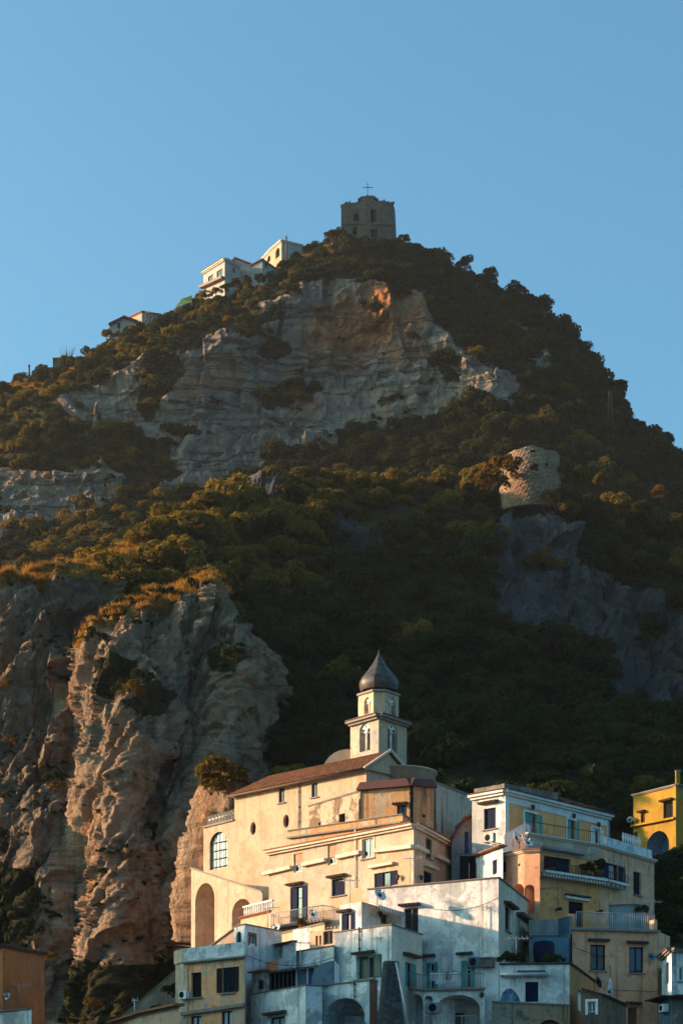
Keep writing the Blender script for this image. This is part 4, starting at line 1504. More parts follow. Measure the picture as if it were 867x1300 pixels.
# small vaulted roof hump left of the tower
hb_ = W(440, 960, 160.5)
d = MB()
vs, fs = [], []
for i in range(13):
    an = math.pi * i / 12
    for y in (0, 3.5): vs.append((hb_.x - 1.9 * math.cos(an), hb_.y + y * .9 + .3 * math.cos(an), hb_.z - 1.2 + 1.75 * math.sin(an)))
for i in range(12): fs.append((i * 2, i * 2 + 2, i * 2 + 3, i * 2 + 1))
fs.append(tuple(range(0, 26, 2))); fs.append(tuple(range(25, 0, -2)))
d.mesh(vs, fs, CREAM2, False)
solo(d, 'vaulted_roof', hb_, 'small cream vaulted roof hump at the foot of the bell tower', 'roof')

# ------------------------------------------------------------------ bell tower
bt = Bld('bell_tower', 'slim cream bell tower with paired arched openings and a grey onion dome', 'bell tower',
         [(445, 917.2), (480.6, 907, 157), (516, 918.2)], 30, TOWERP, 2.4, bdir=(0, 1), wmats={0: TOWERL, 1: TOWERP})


def bifora(b, i, x0, y0, x1, y1, dep=.8):
    w, u0, u1, z0, z1 = b.niche(i, x0, y0, x1, y1, dep, arch=1., back=M['dark'])
    um, a = (u0 + u1) / 2, (u1 - u0) / 2
    f = MB()
    cw = (u1 - u0) * .09
    zs = z1 - a
    f.tube([w.pt(um, z0, -.22), w.pt(um, zs - a * .15, -.22)], cw, M['white'], 10, cw * .9)
    w.box(f, um - cw * 1.6, um + cw * 1.6, zs - a * .15, zs + .02, -.36, -.08, M['white'])
    # tympanum with two little arches and an oculus
    def ring(n=10): return [math.pi * k / n for k in range(n + 1)]
    top = [(um + a * math.cos(t), zs + a * math.sin(t)) for t in ring(20)]
    r_ = a * .44
    c1, c2 = um + a * .52, um - a * .52
    low = [(c2 + r_ * math.cos(t), zs + r_ * .9 * math.sin(t)) for t in reversed(ring())] + [(c1 + r_ * math.cos(t), zs + r_ * .9 * math.sin(t)) for t in reversed(ring())]
    # low runs from left to right; top runs right to left -> pair them
    topl = top[::-1]
    n = len(low)
    for k in range(n - 1):
        ta, tb = topl[int(k * 20 / (n - 1))], topl[int((k + 1) * 20 / (n - 1))]
        for o in (-.14, -.30):
            q = [w.pt(*low[k], o), w.pt(*low[k + 1], o), w.pt(*tb, o), w.pt(*ta, o)]
            f.face(q if o > -.2 else q[::-1], M['white'])
        f.face([w.pt(*low[k], -.30), w.pt(*low[k + 1], -.30), w.pt(*low[k + 1], -.14), w.pt(*low[k], -.14)], M['white'])
    fo = b.part('belfry_window', f)
    g = MB()
    oc = [w.pt(um + a * .15 * math.cos(k * math.pi / 5), zs + a * .66 + a * .15 * math.sin(k * math.pi / 5), -.13) for k in range(10)]
    g.face(oc, M['dark']); b.part('oculus', g, fo)


bifora(bt, 0, 456.2, 918.5, 469.6, 953.5); bifora(bt, 1, 492.3, 919, 504.4, 955)
bt.cornice(M['slab'], .34, .45, tile=M['darktile'])
bt.finish()
dr = Bld('belfry', 'x', 'x', [(455, 881.5, 160.1), (474, 875.5, 158.4), (488.5, 875.5, 158.4), (506, 881.5, 160.1)], bt.pts[1].z, TOWERP, 2.0, bdir=(0, 1))
bifora(dr, 0, 462, 885, 470.3, 906, .6); bifora(dr, 2, 493.6, 885.5, 502.2, 908, .6)
drw = dr
for w_ in dr.walls: wall_mesh(dr.mb, w_)
# the belfry drum and dome belong to the tower: hand its meshes over
for o in list(dr.root.children):
    o.parent = bt.root
    for v in o.data.vertices: v.co += ORG[dr.root.name] - ORG[bt.root.name]
    for c_ in o.children:
        for v in c_.data.vertices: v.co += ORG[dr.root.name] - ORG[bt.root.name]
nm = dr.root.name
bpy.data.objects.remove(dr.root); del ORG[nm]
build(dr.mb, 'drum', bt.root)
mb = MB()
for w_ in dr.walls: w_.sbox(mb, -.05, w_.zt0 + .02, w_.L + .05, w_.zt1 + .02, .16, -.05, .14, M['slab'])
build(mb, 'drum_cornice', bt.root)
cD = W(481, 876, 159.9); k_ = 159.9 / F
prof = [(878, 22), (875, 23.6), (871.5, 24.6), (868, 24.7), (864.5, 23.8), (861, 21.6), (857, 18.4), (852.5, 14.8), (848, 11.4), (843, 8.1), (838, 5.2), (833, 2.8), (829, 1.0), (827.5, .1)]
mb = MB()
for gk in range(8):
    vs, fs = [], []
    a0 = math.radians(gk * 45 + 22.5 + 8)
    for (y, r) in prof:
        for j in range(5):
            a = a0 + math.radians(45 * j / 4)
            rr = r * k_ * (1 + .035 * (1 - abs(j - 2) / 2) * -1) * (1.03)
            vs.append((cD.x + rr * math.cos(a), cD.y + rr * math.sin(a), (HY - y) * k_))
    for i in range(len(prof) - 1):
        for j in range(4): fs.append((i * 5 + j, i * 5 + j + 1, i * 5 + 6 + j, i * 5 + 5 + j))
    mb.mesh(vs, fs, M['lead'], True)
dm = build(mb, 'dome', bt.root)
mb = MB(); mb.lathe((cD.x, cD.y, (HY - 829) * k_), [(.07, -.15), (.05, .1), (.01, .3)], M['lead'], 8); build(mb, 'finial', dm)

# ------------------------------------------------------------------ annexes round the church
an = Bld('church_annex', 'ochre stained annex below the bell tower with a dark red roof edge and black pipe', 'annex', [(457, 1002), (521, 996.5, 148.2), (550, 998.5)], 18, STAINED, 4, roof=M['redroof'])
an.win(0, 504, 1022, 516, 1044, 'glass', 'navy', hood=(499, 1021, 518), hoodmat='wood')
an.pipe(1, 521.6, 998, 1054, 'black', .13)
mb = MB()
for w_ in an.walls:
    mb.face([w_.pt(-.2, w_.zt0 - .1, .35), w_.pt(w_.L + .2, w_.zt1 - .1, .35), w_.pt(w_.L + .2, w_.zt1 + .62, -.45), w_.pt(-.2, w_.zt0 + .62, -.45)], M['redroof'])
    mb.face([w_.pt(-.2, w_.zt0 - .1, .35), w_.pt(-.2, w_.zt0 - .12, -.02), w_.pt(w_.L + .2, w_.zt1 - .12, -.02), w_.pt(w_.L + .2, w_.zt1 - .1, .35)], M['redroof'])
an.part('roof_edge', mb); an.niche(1, 536, 1034, 540, 1038, .2, back=M['dark'])
an.finish()
br = Bld('church_annex', 'small brown weathered annex with flaking plaster against the church wall', 'annex', [(392, 1022.5, 155.0), (455.5, 1003.5)], 20, BROWNW, 3)
br.niche(0, 404, 1044, 407.5, 1048.5, .25, back=M['dark']); br.niche(0, 430.5, 1033, 438, 1045, .4, back=M['dark'])
br.cornice(M['slab'], .12, .12)
br.finish()
tp = Bld('terrace', 'long cracked terrace parapet between the church wall and the cornice house', 'terrace', [(366, 1054, 152.4), (511, 1033), (524, 1041)], 20, STAINED, 4)
tp.cornice(M['slab'], .1, .1, name='coping')
tp.strip('ledge', 0, 366, 1063, 511, 1043, .12, .25, M['slab'])
tp.finish()
sw = Bld('church_wall', 'tall pale wall streaked with rain right of the church annex', 'wall', [(550.5, 991.5, 150.2), (601, 1011)], 18, plaster((.56, .46, .34), (.12, .1, .08), .9, None, 0, .3, 31), 4)
sw.cornice(M['slab'], .14, .1, name='coping'); sw.pipe(0, 551.5, 1000, 1058, 'grey', .06)
sw.finish()
sh = Bld('shed', 'blue grey shed with a curved roof between the church and the yellow house', 'shed', [(573, 1064, 146), (579, 1050, 146), (588, 1039, 146), (601, 1031, 146)], 18, BLUEG, 4)
sh.win(2, 589.3, 1056, 594.5, 1084, 'shut', shut='bluep', sill=False, door=True)
sh.cornice(M['darktile'], .3, .35, name='roof_edge')
sh.finish()

# arched terrace substructure left of the church
ab = Bld('arched_substructure', 'cream wall with a tall and a low deep arch, terrace of the church', 'arcade', [(243, 1101, 159), (333, 1131, 151)], 10, CREAM2, 3.2)
ab.niche(0, 248, 1121, 272.5, 1206, 2.6, arch=1., back=CREAM2); ab.niche(0, 294.5, 1141, 319, 1190, 2.4, arch=.8, back=CREAM2)
ab.cornice(M['slab'], .14, .14, name='coping')
ab.finish()
rw = Bld('ramp_wall', 'sloping cream wall of the ramp in front of the tall arch', 'wall', [(256, 1209, 150.5), (309, 1169, 148.5)], 9, CREAM2, .5)
rw.cornice(M['slab'], .14, .1, name='coping'); rw.finish()
t2 = Bld('terrace', 'small terrace with white balusters beside the low arch', 'terrace', [(306, 1164.5, 147.8), (344, 1155.5)], 10, CREAM, 3)
t2.cornice(M['terracotta'], .14, .2, name='coping')
w = t2.walls[0]
mb = MB()
for k in range(13):
    p = w.pt(.25 + k * (w.L - .4) / 12, w.zt0 + .05, -.2)
    mb.lathe(p, [(.07, 0), (.05, .08), (.09, .28), (.05, .55), (.07, .62)], M['white'], 8)
w.box(mb, .1, w.L, w.zt0 + .67, w.zt0 + .78, -.32, -.08, M['white'])
t2.part('balustrade', mb); t2.finish()

# ------------------------------------------------------------------ cornice house
co_ = Bld('cornice_house', 'tall peach house with two long mouldings, attic blinds and an iron balcony', 'house', [(341.5, 1081), (525, 1046, 140), (581.5, 1076)], 11, PEACH, 7, wmats={0: plaster((.54, .44, .34), (.25, .2, .15), .4, (.50, .34, .2), .4, .25, 33), 1: plaster((.62, .42, .28), (.26, .18, .12), .35, (.60, .52, .42), .25, .2, 34)})
co_.cornice(TRIM, .3, .42, tile=M['terracotta'])
for i, seg in ((0, [(336, 1107.5, 371.5, 1099), (385.5, 1096, 415, 1089.5), (429, 1086.3, 458.5, 1080), (475.5, 1078.5, 525, 1072.3)]), (1, [(525.5, 1072.3, 540, 1079.5), (550, 1084, 582, 1099.5)])):
    for (a, b_, c, d_) in seg: co_.strip('moulding', i, a, b_, c, d_, .26, .3, TRIM)
co_.win(0, 373, 1083.5, 384, 1107, 'blind', 'white', sill=False)
co_.win(0, 416, 1072.5, 427.5, 1097.5, 'blind', 'white', sill=False)
co_.win(0, 459.7, 1064.5, 474.3, 1089.5, 'glass', 'white', surround=TRIM)
co_.win(0, 368.6, 1126, 383.8, 1171, 'half', 'navy', hood=(366.5, 1123, 386), door=True, shut='navy')
co_.win(0, 421, 1115.5, 438, 1137, 'shut', shut='navy', hood=(418, 1113, 440.5))
co_.win(0, 475, 1107.5, 495.5, 1126, 'half', 'navy', shut='navy')
co_.strip('moulding', 0, 470, 1099.5, 501, 1094, .2, .3, TRIM)
co_.win(1, 540.5, 1064.5, 548, 1090, 'glass', 'wood')
co_.win(1, 537.6, 1107, 549, 1130, 'shut', shut='navy')
co_.strip('moulding', 1, 537, 1095.5, 552, 1102, .2, .3, TRIM)
_, bp = co_.slab(0, 347, 420, 1173, .8)
co_.rail(bp, .95, .17, 'grey')
co_.pipe(0, 452, 1053, 1127, 'white', .045)
co_.finish()
wall_lamp(co_.walls[0], 507.5, 1113, 'iron lamp on the front of the cornice house beside its corner')
wall_lamp(co_.walls[1], 531, 1113, 'iron lamp on the side of the cornice house above the white roof')

t3 = Bld('terrace', 'sunlit cream terrace wall under the iron balcony of the cornice house', 'terrace', [(345, 1187, 141.5), (412, 1171)], 8, CREAM, 4)
t3.cornice(M['slab'], .12, .12, name='coping'); t3.finish()
dish(t3.walls[0].pt(4.6, t3.walls[0].zt0 + .7, -.4), .55, 'white satellite dish on the terrace under the iron balcony', (.5, -.7, .5))
dish(t3.walls[0].pt(.4, t3.walls[0].zt0 + .3, -.3), .5, 'white satellite dish at the left end of the cornice house terrace', (-.5, -.7, .5))
potted(t3.walls[0].pt(3.2, t3.walls[0].zt0 - .02, -.5), .45, 'leafy potted plant on the terrace below the iron balcony rail', mesh=GOLDB[0])
c2 = Bld('cream_house', 'low cream house with a barred window behind a blue white parapet', 'house', [(393, 1184), (433, 1178.5, 131.6)], 10, CREAM, 4)
c2.win(0, 400.5, 1188, 403.6, 1200, 'glass', 'wood', sill=False); c2.win(0, 405.2, 1187.5, 408, 1199.5, 'glass', 'wood', sill=False)
fo = c2.win(0, 410, 1181.8, 422.5, 1199, 'glass', 'wood', sill=False)
c2.finish()
pw = Bld('parapet_block', 'low blue white parapet block in front of the barred window', 'terrace', [(374, 1207.5, 129), (424, 1199.8)], 8, BLUEW, 3)
pw.cornice(M['slab'], .08, .08, name='coping'); pw.finish()
bx = Bld('parapet_block', 'small white stepped block under the iron balcony, beside a potted plant', 'terrace', [(372, 1181, 136.5), (394, 1177)], 9, BLUEW, 3)
bx.finish()

# ------------------------------------------------------------------ big white house
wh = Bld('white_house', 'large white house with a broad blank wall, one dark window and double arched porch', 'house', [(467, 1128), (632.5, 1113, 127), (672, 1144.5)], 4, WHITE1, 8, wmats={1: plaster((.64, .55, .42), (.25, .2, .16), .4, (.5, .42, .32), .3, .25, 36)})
wh.cornice(M['slab'], .10, .10, name='coping')
wh.win(0, 513, 1153, 530.7, 1186, 'glass', 'brown', hood=(508, 1149.5, 534), sill=False)
wh.win(0, 539.8, 1222, 551, 1257, 'half', 'white', shut='turq', hood=(533, 1214.5, 553.5), door=True)
wh.win(0, 584.6, 1219.5, 597.5, 1255, 'half', 'white', shut='turq', hood=(581, 1211.5, 600.5), door=True)
wh.win(1, 641, 1151, 647.5, 1182, 'shut', shut='black', hood=(639, 1147, 651, 1154))
wh.strip('roof_edge', 1, 655, 1158, 673, 1171.5, .18, .5, M['hood'])
wh.win(1, 656.5, 1168, 659.5, 1178, 'glass', 'white', sill=False)
wh.finish()
w0, w1 = wh.walls
ac_unit(w1, 665, 1190, 'air conditioner stacked on the side wall of the big white house', mat='grey')
ac_unit(w1, 668, 1202, 'lower air conditioner on the side wall of the big white house', mat='grey')
ac_unit(w0, 605, 1222, 'air conditioner beside the right turquoise door of the white house', mat='greyblue')
antenna(w0.px(614.5, 1203, .2), 2.6, 'tall television antenna on the blank white wall', .3, 6)
rt = root('utility_box', w0.px(621, 1220, .2), 'grey weathered box on the white wall beside the right turquoise door', 'box')
mb = MB(); w0.box(mb, w0.u(613), w0.u(628), w0.z(620, 1229), w0.z(620, 1217), .01, .5, GREYST); build(mb, 'casing', rt)
mb = MB(); w0.sbox(mb, w0.u(612), w0.z(620, 1216), w0.u(629), w0.z(620, 1216), .08, -.01, .62, M['slab']); build(mb, 'lid', rt)
po = Bld('arched_porch', 'white porch of two wide arches under the railed deck of the white house', 'porch', [(515, 1251.5, 126.2), (538, 1256, 124.6), (615, 1253.5, 124.2)], 4, WHITE1, 3.2)
po.niche(0, 518.5, 1262, 537.2, 1300.5, 2.4, arch=.9, back=WHITE2); po.niche(1, 553.5, 1263, 609, 1302, 2.6, arch=.62, back=WHITE1); po.niche(1, 538.6, 1264, 549, 1300.5, 2.4, arch=.9, back=WHITE2)
po.cornice(M['slab'], .16, .22, name='deck_edge')
iw = po.walls[1]
mb = MB()
ua, ub = iw.u(571), iw.u(586)
iw.box(mb, ua, ub, iw.z(578, 1301), iw.z(578, 1281), -2.58, -2.5, M['navy'])
for k in (0, 1): iw.box(mb, ua + .1 + k * .38, ua + .38 + k * .38, iw.z(578, 1299), iw.z(578, 1283), -2.5, -2.47, M['glass'])
po.part('door', mb)
mb = MB(); iw.box(mb, iw.u(539.5), iw.u(548), iw.z(544, 1301), iw.z(544, 1279), -2.38, -2.3, M['black']); po.part('door', mb)
pts = [po.walls[0].pt(.1, po.walls[0].zt0, .1), po.walls[1].pt(.05, po.walls[1].zt0, .1), po.walls[1].pt(po.walls[1].L - .1, po.walls[1].zt1, .1)]
po.rail(pts, .85, .14, 'grey')
z_ = iw.z(570, 1300)
po.rail([iw.pt(.1, z_ - .3, .3), iw.pt(iw.L - .5, z_ - .3, .3)], .75, .4, 'galv')
po.finish()
wall_lamp(po.walls[1], 611.5, 1262, 'iron lamp at the right end of the arched white porch')
ac_unit(po.walls[1], 551.5, 1280, 'air conditioner between the two arches of the white porch', mat='grey', wd=.9)

# middle white block in front
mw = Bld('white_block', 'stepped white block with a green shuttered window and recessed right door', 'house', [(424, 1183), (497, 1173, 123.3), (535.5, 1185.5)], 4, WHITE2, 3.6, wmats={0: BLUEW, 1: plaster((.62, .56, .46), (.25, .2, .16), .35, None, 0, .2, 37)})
mw.cornice(M['slab'], .08, .08, name='coping')
mw.win(0, 452, 1213.5, 474.5, 1242.5, 'half', 'white', shut='dgreen', hood=(450.5, 1210.5, 476.5), rec=.35)
mw.win(1, 514, 1222, 523, 1253.5, 'half', 'brown', shut='turq', hood=(511, 1211, 529, 1217), door=True)
mw.pipe(0, 457.3, 1177, 1210, 'black', .04)
mw.finish()
antenna(mw.walls[0].pt(mw.walls[0].L - 1.05, mw.walls[0].z(488, 1222), .15), 1.6, 'thin television mast on the front corner of the stepped white block', 1.0, 3, boom=.5)
uh = Bld('roof_house', 'small white rooftop house with open dark shutters and a striped awning', 'house', [(431.5, 1149.5), (459, 1144.5, 127.6), (507, 1158.5)], 13, WHITE1, 3, wmats={0: BLUEW})
uh.win(0, 433.5, 1160, 445.5, 1181.5, 'half', 'navy', shut='navy', hood=(432, 1157.5, 447), curtain=True)
uh.win(1, 483.5, 1161.5, 499.5, 1174, 'glass', 'brown', sill=False)
w = uh.walls[1]
mb = MB()
ua, ub = w.u(461), w.u(504)
za, zb_ = w.z(461, 1141.5), w.z(504, 1155.5)
P = [w.pt(ua, za, 0), w.pt(ub, zb_ - .1, 0), w.pt(ub, zb_ - .42, 1.1), w.pt(ua, za - .42, 1.1)]
n_ = 26
for k in range(n_):
    t0, t1 = k / n_, (k + 1) / n_
    a, b_ = P[0].lerp(P[1], t0), P[0].lerp(P[1], t1); c_, d_ = P[3].lerp(P[2], t1), P[3].lerp(P[2], t0)
    m_ = M['white'] if k % 2 else M['grey']
    mb.face([a, b_, c_, d_], m_)
    dz = Vector((0, 0, -.26))
    mb.face([d_, c_, c_ + dz, d_ + dz], m_)
uh.part('awning', mb)
uh.finish()
wall_lamp(uh.walls[1], 479, 1159, 'iron lamp under the striped awning of the small rooftop house')
dish(W(479, 1139.5, 129), .62, 'satellite dish catching the sun above the striped awning', (.55, -.65, .5))

# porch with one arch
p1_ = Bld('arched_porch', 'single arched white porch below the green shuttered window', 'porch', [(409, 1250.5), (469, 1243.5, 118.5), (479, 1245)], 3, BLUEW, 3.4, wmats={1: plaster((.42, .2, .12), (.15, .1, .08), .5, None, 0, .4, 38)})
p1_.niche(0, 410.3, 1267, 463, 1310, 2.6, arch=.75, back=BLUEW)
p1_.cornice(M['slab'], .08, .08, name='coping'); p1_.pipe(0, 451.3, 1246, 1269, 'black', .03)
w = p1_.walls[0]
ua, ub = w.u(432), w.u(463); z = w.z(450, 1286)
mb = MB(); w.box(mb, ua, ub, z - .02, z + .1, -2.5, -.4, M['hood'])
p1_.part('canopy', mb)
mb = MB()
for k in range(14):
    u = ua + (ub - ua) * k / 13
    mb.tube([w.pt(u, z - 1.6, -.5), w.pt(u, z - .04, -.5)], .025, M['galv'], 5)
p1_.part('grille', mb)
p1_.finish()
# dark stone buttress
mb = MB()
rr = random.Random(3)
vs, fs = [], []
cb = W(495, 1300, 118.2)
lv = 12; nn = 18
zt_, zb_ = W(495, 1221, 118.2).z, 2.5
for i in range(lv + 1):
    t = i / lv
    z = zb_ + (zt_ - zb_) * t
    hw = (1.75 * (1 - t) + .43 * t) * (1 + .03 * rr.uniform(-1, 1)); hd = 1.3 * (1 - t) + .4 * t
    cxx = cb.x + .05 * t
    for k in range(nn):
        a = 2 * math.pi * k / nn
        ca, sa = math.cos(a), math.sin(a)
        q = (abs(ca) ** 3 + abs(sa) ** 3) ** (-1 / 3)
        vs.append((cxx + hw * ca * q + rr.uniform(-.05, .05), cb.y + hd * sa * q + rr.uniform(-.05, .05), z + rr.uniform(-.04, .04)))
for i in range(lv):
    for k in range(nn): fs.append((i * nn + k, i * nn + (k + 1) % nn, (i + 1) * nn + (k + 1) % nn, (i + 1) * nn + k))
fs.append(tuple(lv * nn + k for k in range(nn)))
mb.mesh(vs, fs, STONED)
rt = root('stone_buttress', (cb.x, cb.y, zb_), 'dark tapering stone buttress between the white porches', 'buttress')
build(mb, 'masonry', rt)
mb = MB(); mb.tube([W(503, 1222, 117.3), W(520.5, 1312, 116.2)], .07, M['galv'], 7); build(mb, 'pipe', rt)

# ------------------------------------------------------------------ lower left houses
vb = Bld('white_house', 'stained white house with a small teal window under a dark hood', 'house', [(318, 1262), (388, 1249.8, 118), (409, 1251)], 3, WHITE2, 4, wmats={0: BLUEW})
vb.win(0, 343.5, 1291, 362, 1316, 'glass', 'navy', glass=M['glassl'], hood=(339.5, 1287, 364))
vb.cornice(M['slab'], .07, .06, name='coping'); vb.finish()
vr = Bld('veranda', 'glazed dark veranda on a white roof under a flat awning', 'veranda', [(320.5, 1236, 125.2), (405, 1225)], 8, WHITE2, 3)
vr.win(0, 327, 1244, 334.5, 1256, 'glass', 'wood', sill=False)
vr.niche(0, 342, 1233.5, 375.5, 1258, 1.6, back=M['dark'], rev=M['dark'])
vr.win(0, 376.5, 1230, 389.5, 1255, 'shut', shut='greyblue', sill=False, rec=.08); vr.win(0, 390.5, 1229, 398.5, 1254, 'shut', shut='bluep', sill=False, rec=.08)
w = vr.walls[0]
mb = MB()
for k in range(7):
    u = w.u(343 + k * 5.3)
    mb.tube([w.pt(u, w.z(358, 1257), -.06), w.pt(u, w.z(358, 1234), -.06)], .035, M['greyblue'], 5)
vr.part('posts', mb)
mb = MB()
w.sbox(mb, w.u(319), w.z(319, 1234), w.u(341.5), w.z(341.5, 1230.5), .1, -.1, .3, M['terracotta'])
vr.part('tile_edge', mb)
mb = MB()
a, b_ = w.u(342), w.u(406)
mb.face([w.pt(a, w.zt0 + .32, -1.2), w.pt(b_, w.zt1 + .25, -1.2), w.pt(b_, w.zt1 - .02, .5), w.pt(a, w.zt0 + .02, .5)], M['galv'])
mb.face([w.pt(a, w.zt0 - .03, .5), w.pt(b_, w.zt1 - .07, .5), w.pt(b_, w.zt1 + .2, -1.2), w.pt(a, w.zt0 + .27, -1.2)], M['galv'])
for k in range(3): mb.tube([w.pt(a + (b_ - a) * k / 2, w.zt0 + .05, .48), w.pt(a + (b_ - a) * k / 2, w.zt0 - .1, 0)], .03, M['grey'], 5)
vr.part('awning', mb)
vr.finish()
antenna(w.px(386, 1236, .3), 1.9, 'bent television antenna beside the dark veranda', .5, 5)
ch2 = Bld('roof_hut', 'terracotta topped roof hut behind the dark veranda', 'hut', [(337, 1222, 127.5), (353, 1219.5)], 12, M['terracotta'], 1.5); ch2.finish()
# quarter-round parapet
pr = [(395.5, 1250), (395.8, 1242), (398, 1234), (402.5, 1228), (409, 1223.2), (416, 1220.8), (424.5, 1219.5), (424.5, 1250)]
mb = MB()
A = [W(x, y, 120.6) for x, y in pr]; Bq = [p + Vector((.3, 2.5, 0)) for p in A]
mb.face(A, BLUEG)
for i in range(len(A)):
    j = (i + 1) % len(A); mb.face([A[j], A[i], Bq[i], Bq[j]], WTRIM)
mb.face(Bq[::-1], WTRIM)
solo(mb, 'curved_wall', W(410, 1250, 121), 'quarter round white wall at the right end of the dark veranda', 'wall')
bl = Bld('blue_white_house', 'narrow blue white house with a small arched blue window', 'house', [(297.5, 1176), (311, 1172.5, 127.5), (358, 1181.5)], 5, WHITE1, 4, wmats={0: BLUEW})
bl.win(0, 300.3, 1182.5, 307, 1198, 'glass', 'bluep', arch=1., sill=False); bl.win(1, 316.7, 1187, 324, 1198, 'glass', 'wood', surround='brown', sill=False, glass=M['curtain'])
bl.cornice(M['slab'], .08, .08, name='coping'); bl.finish()
bh = Bld('blue_white_house', 'recessed blue white wall with a dark doorway beside the veranda roof', 'house', [(352, 1199, 130), (376, 1194)], 8, BLUEW, 3)
bh.niche(0, 352.8, 1200.5, 358.5, 1217, .8, back=M['dark']); bh.cornice(M['darktile'], .12, .3, name='roof_edge'); bh.finish()
oh = Bld('orange_house', 'orange house with open black shutters and a pale blue parapet', 'house', [(223, 1208), (234, 1204.5, 124), (312, 1196)], 2, ORANGE2, 5, wmats={0: CREAM2, 'l': CREAM2})
w = oh.walls[1]
mb = MB()
w.sbox(mb, -.02, w.zt0 + .01, w.L, w.zt1 + .01, .82, -.04, .10, BLUEW)
w.sbox(mb, -.05, w.zt0 - .81, w.L, w.zt1 - .81, .1, -.02, .24, M['slab'])
w_ = oh.walls[0]
w_.sbox(mb, 0, w_.zt0 + .01, w_.L, w_.zt1 + .01, .82, -.04, .10, CREAM)
oh.part('parapet', mb)
mb = MB(); w.box(mb, .0, .32, 2.05, w.zt0 - .92, -.02, .05, CREAM2); w.box(mb, w.L - .3, w.L - .02, 2.05, w.zt1 - .92, -.02, .05, CREAM2); oh.part('corner_strip', mb)
oh.win(1, 243.2, 1234.5, 256, 1266, 'shut', shut='black'); oh.win(1, 282.5, 1228, 296.5, 1260, 'open', 'navy', shut='black')
oh.win(1, 242.5, 1290, 256, 1318, 'glass', 'navy', curtain=True, sill=False); oh.win(1, 281.5, 1283.5, 295, 1312, 'glass', 'navy', curtain=True, sill=False)
oh.strip('moulding', 1, 232, 1285.5, 312, 1273.5, .2, .22, M['slab'])
oh.finish()
ac_unit(w, 237, 1263.5, 'small air conditioner at the left corner of the orange house', .6, .5)
stw = Bld('stair_wall', 'long sloping wall of the outer stairs left of the orange house', 'wall', [(155, 1290, 128), (224, 1230, 128)], 2, plaster((.42, .33, .24), (.1, .08, .06), .6, (.3, .22, .15), .6, .4, 41), .6)
stw.cornice(M['slab'], .12, .1, name='coping'); stw.finish()
lc = Bld('cream_house', 'low cream house with a sagging tiled roof edge at the foot of the stairs', 'house', [(142, 1299), (181, 1286, 121), (228, 1276)], 0, CREAM, 4)
mb = MB()
for w_ in lc.walls: w_.sbox(mb, -.1, w_.zt0 + .1, w_.L + .1, w_.zt1 + .1, .14, -.3, .35, M['terracotta'])
lc.part('roof_edge', mb); lc.finish()
antenna(lc.walls[0].pt(lc.walls[0].L * .5, lc.walls[0].zt1 - .2, -.5), 1.4, 'plain white mast on the low cream house at the stairs', .2, 2, 'white', .3)
lo = Bld('rust_orange_house', 'plain rust orange house at the foot of the cliff', 'house', [(-34, 1206), (4, 1198.5, 126), (57, 1209)], 0, RUST, 5)
lo.cornice(M['darktile'], .22, .25); lo.finish()
antenna(lo.walls[1].px(18, 1268, .4), .9, 'double television antenna in front of the rust orange house', .1, 6)
dish(lo.walls[1].px(8.5, 1268, .3), .34, 'satellite dish low on the rust orange house', (-.6, -.7, .4))
lw = Bld('white_house', 'low white house with a cracked wall in front of the rust orange house', 'house', [(-34, 1287), (40.5, 1279.5, 114)], 0, WHITE2, 4)
lw.cornice(M['slab'], .08, .08, name='coping'); lw.finish()
# ------------------------------------------------------------------ yellow house and its terraces, right side
yh = Bld('yellow_house', 'yellow house with turquoise doors, white trim and a flat railed roof terrace', 'house', [(599, 1010.5), (640.5, 1003, 143), (773, 1035.5)], 16, YELLOW, 8, wmats={0: WHITE2})
yh.cornice(WTRIM, .34, .38, tile=M['darktile'])
yh.win(0, 614, 1026, 629, 1052.5, 'shut', shut='navy', hood=(609.5, 1019.5, 633))
w = yh.walls[1]
mb = MB(); w.box(mb, .0, .42, 16.1, w.zt0 - .35, -.02, .05, WTRIM); w.sbox(mb, .42, w.zt0 - .35, w.L - .02, w.zt1 - .35, .5, -.02, .05, WTRIM); w.box(mb, w.L - .35, w.L, 16.1, w.zt1 - .86, -.02, .05, WTRIM)
yh.part('trim', mb)
yh.win(1, 665.5, 1032, 681, 1060, 'half', 'turq', shut='turq', door=True, surround='white')
yh.win(1, 719.8, 1041, 730, 1068, 'half', 'turq', shut='turq', door=True, surround='white')
yh.win(1, 751, 1051.7, 761, 1074, 'half', 'white', shut='white', door=True, surround='white')
yh.strip('roof_parapet', 0, 601, 1001.5, 640, 994.5, .5, -.05, GREYST, o0=-.3)
yh.strip('roof_parapet', 1, 640.5, 994.5, 709, 1006.5, .5, -.05, GREYST, o0=-.3)
mb = MB()
ua, ub = w.u(708), w.L + .2
tiled(mb, w.pt(ua, w.zt0 + .12, .4), w.pt(ub, w.zt0 + .12, .4), w.pt(ub, w.zt0 + .75, -1.4), w.pt(ua, w.zt0 + .9, -1.4), M['darktile'])
yh.part('roof', mb)
yh.pipe(1, 771.5, 1040, 1068, 'grey')
yh.finish()
for x, y, l in ((673.5, 1024, 'iron lamp above the left turquoise door of the yellow house'), (725.5, 1035, 'iron lamp above the middle turquoise door of the yellow house'), (757, 1046, 'iron lamp above the white door of the yellow house')):
    wall_lamp(w, x, y, l)
tb = Bld('terrace_house', 'orange house under the yellow house with a plant filled balcony and dark doors', 'house', [(668, 1057, 138.5), (760, 1072), (830, 1092)], 12, ORANGE, 5, wmats={1: PALEY, 0: ORANGE, 'r': PALEY})
tb.cornice(TRIM, .2, .26)
a, b_ = tb.walls
mb = MB(); a.sbox(mb, .02, a.zt0 - .2, a.L, a.zt1 - .2, 1.0, -.02, .06, PEACH); tb.part('upper_band', mb)
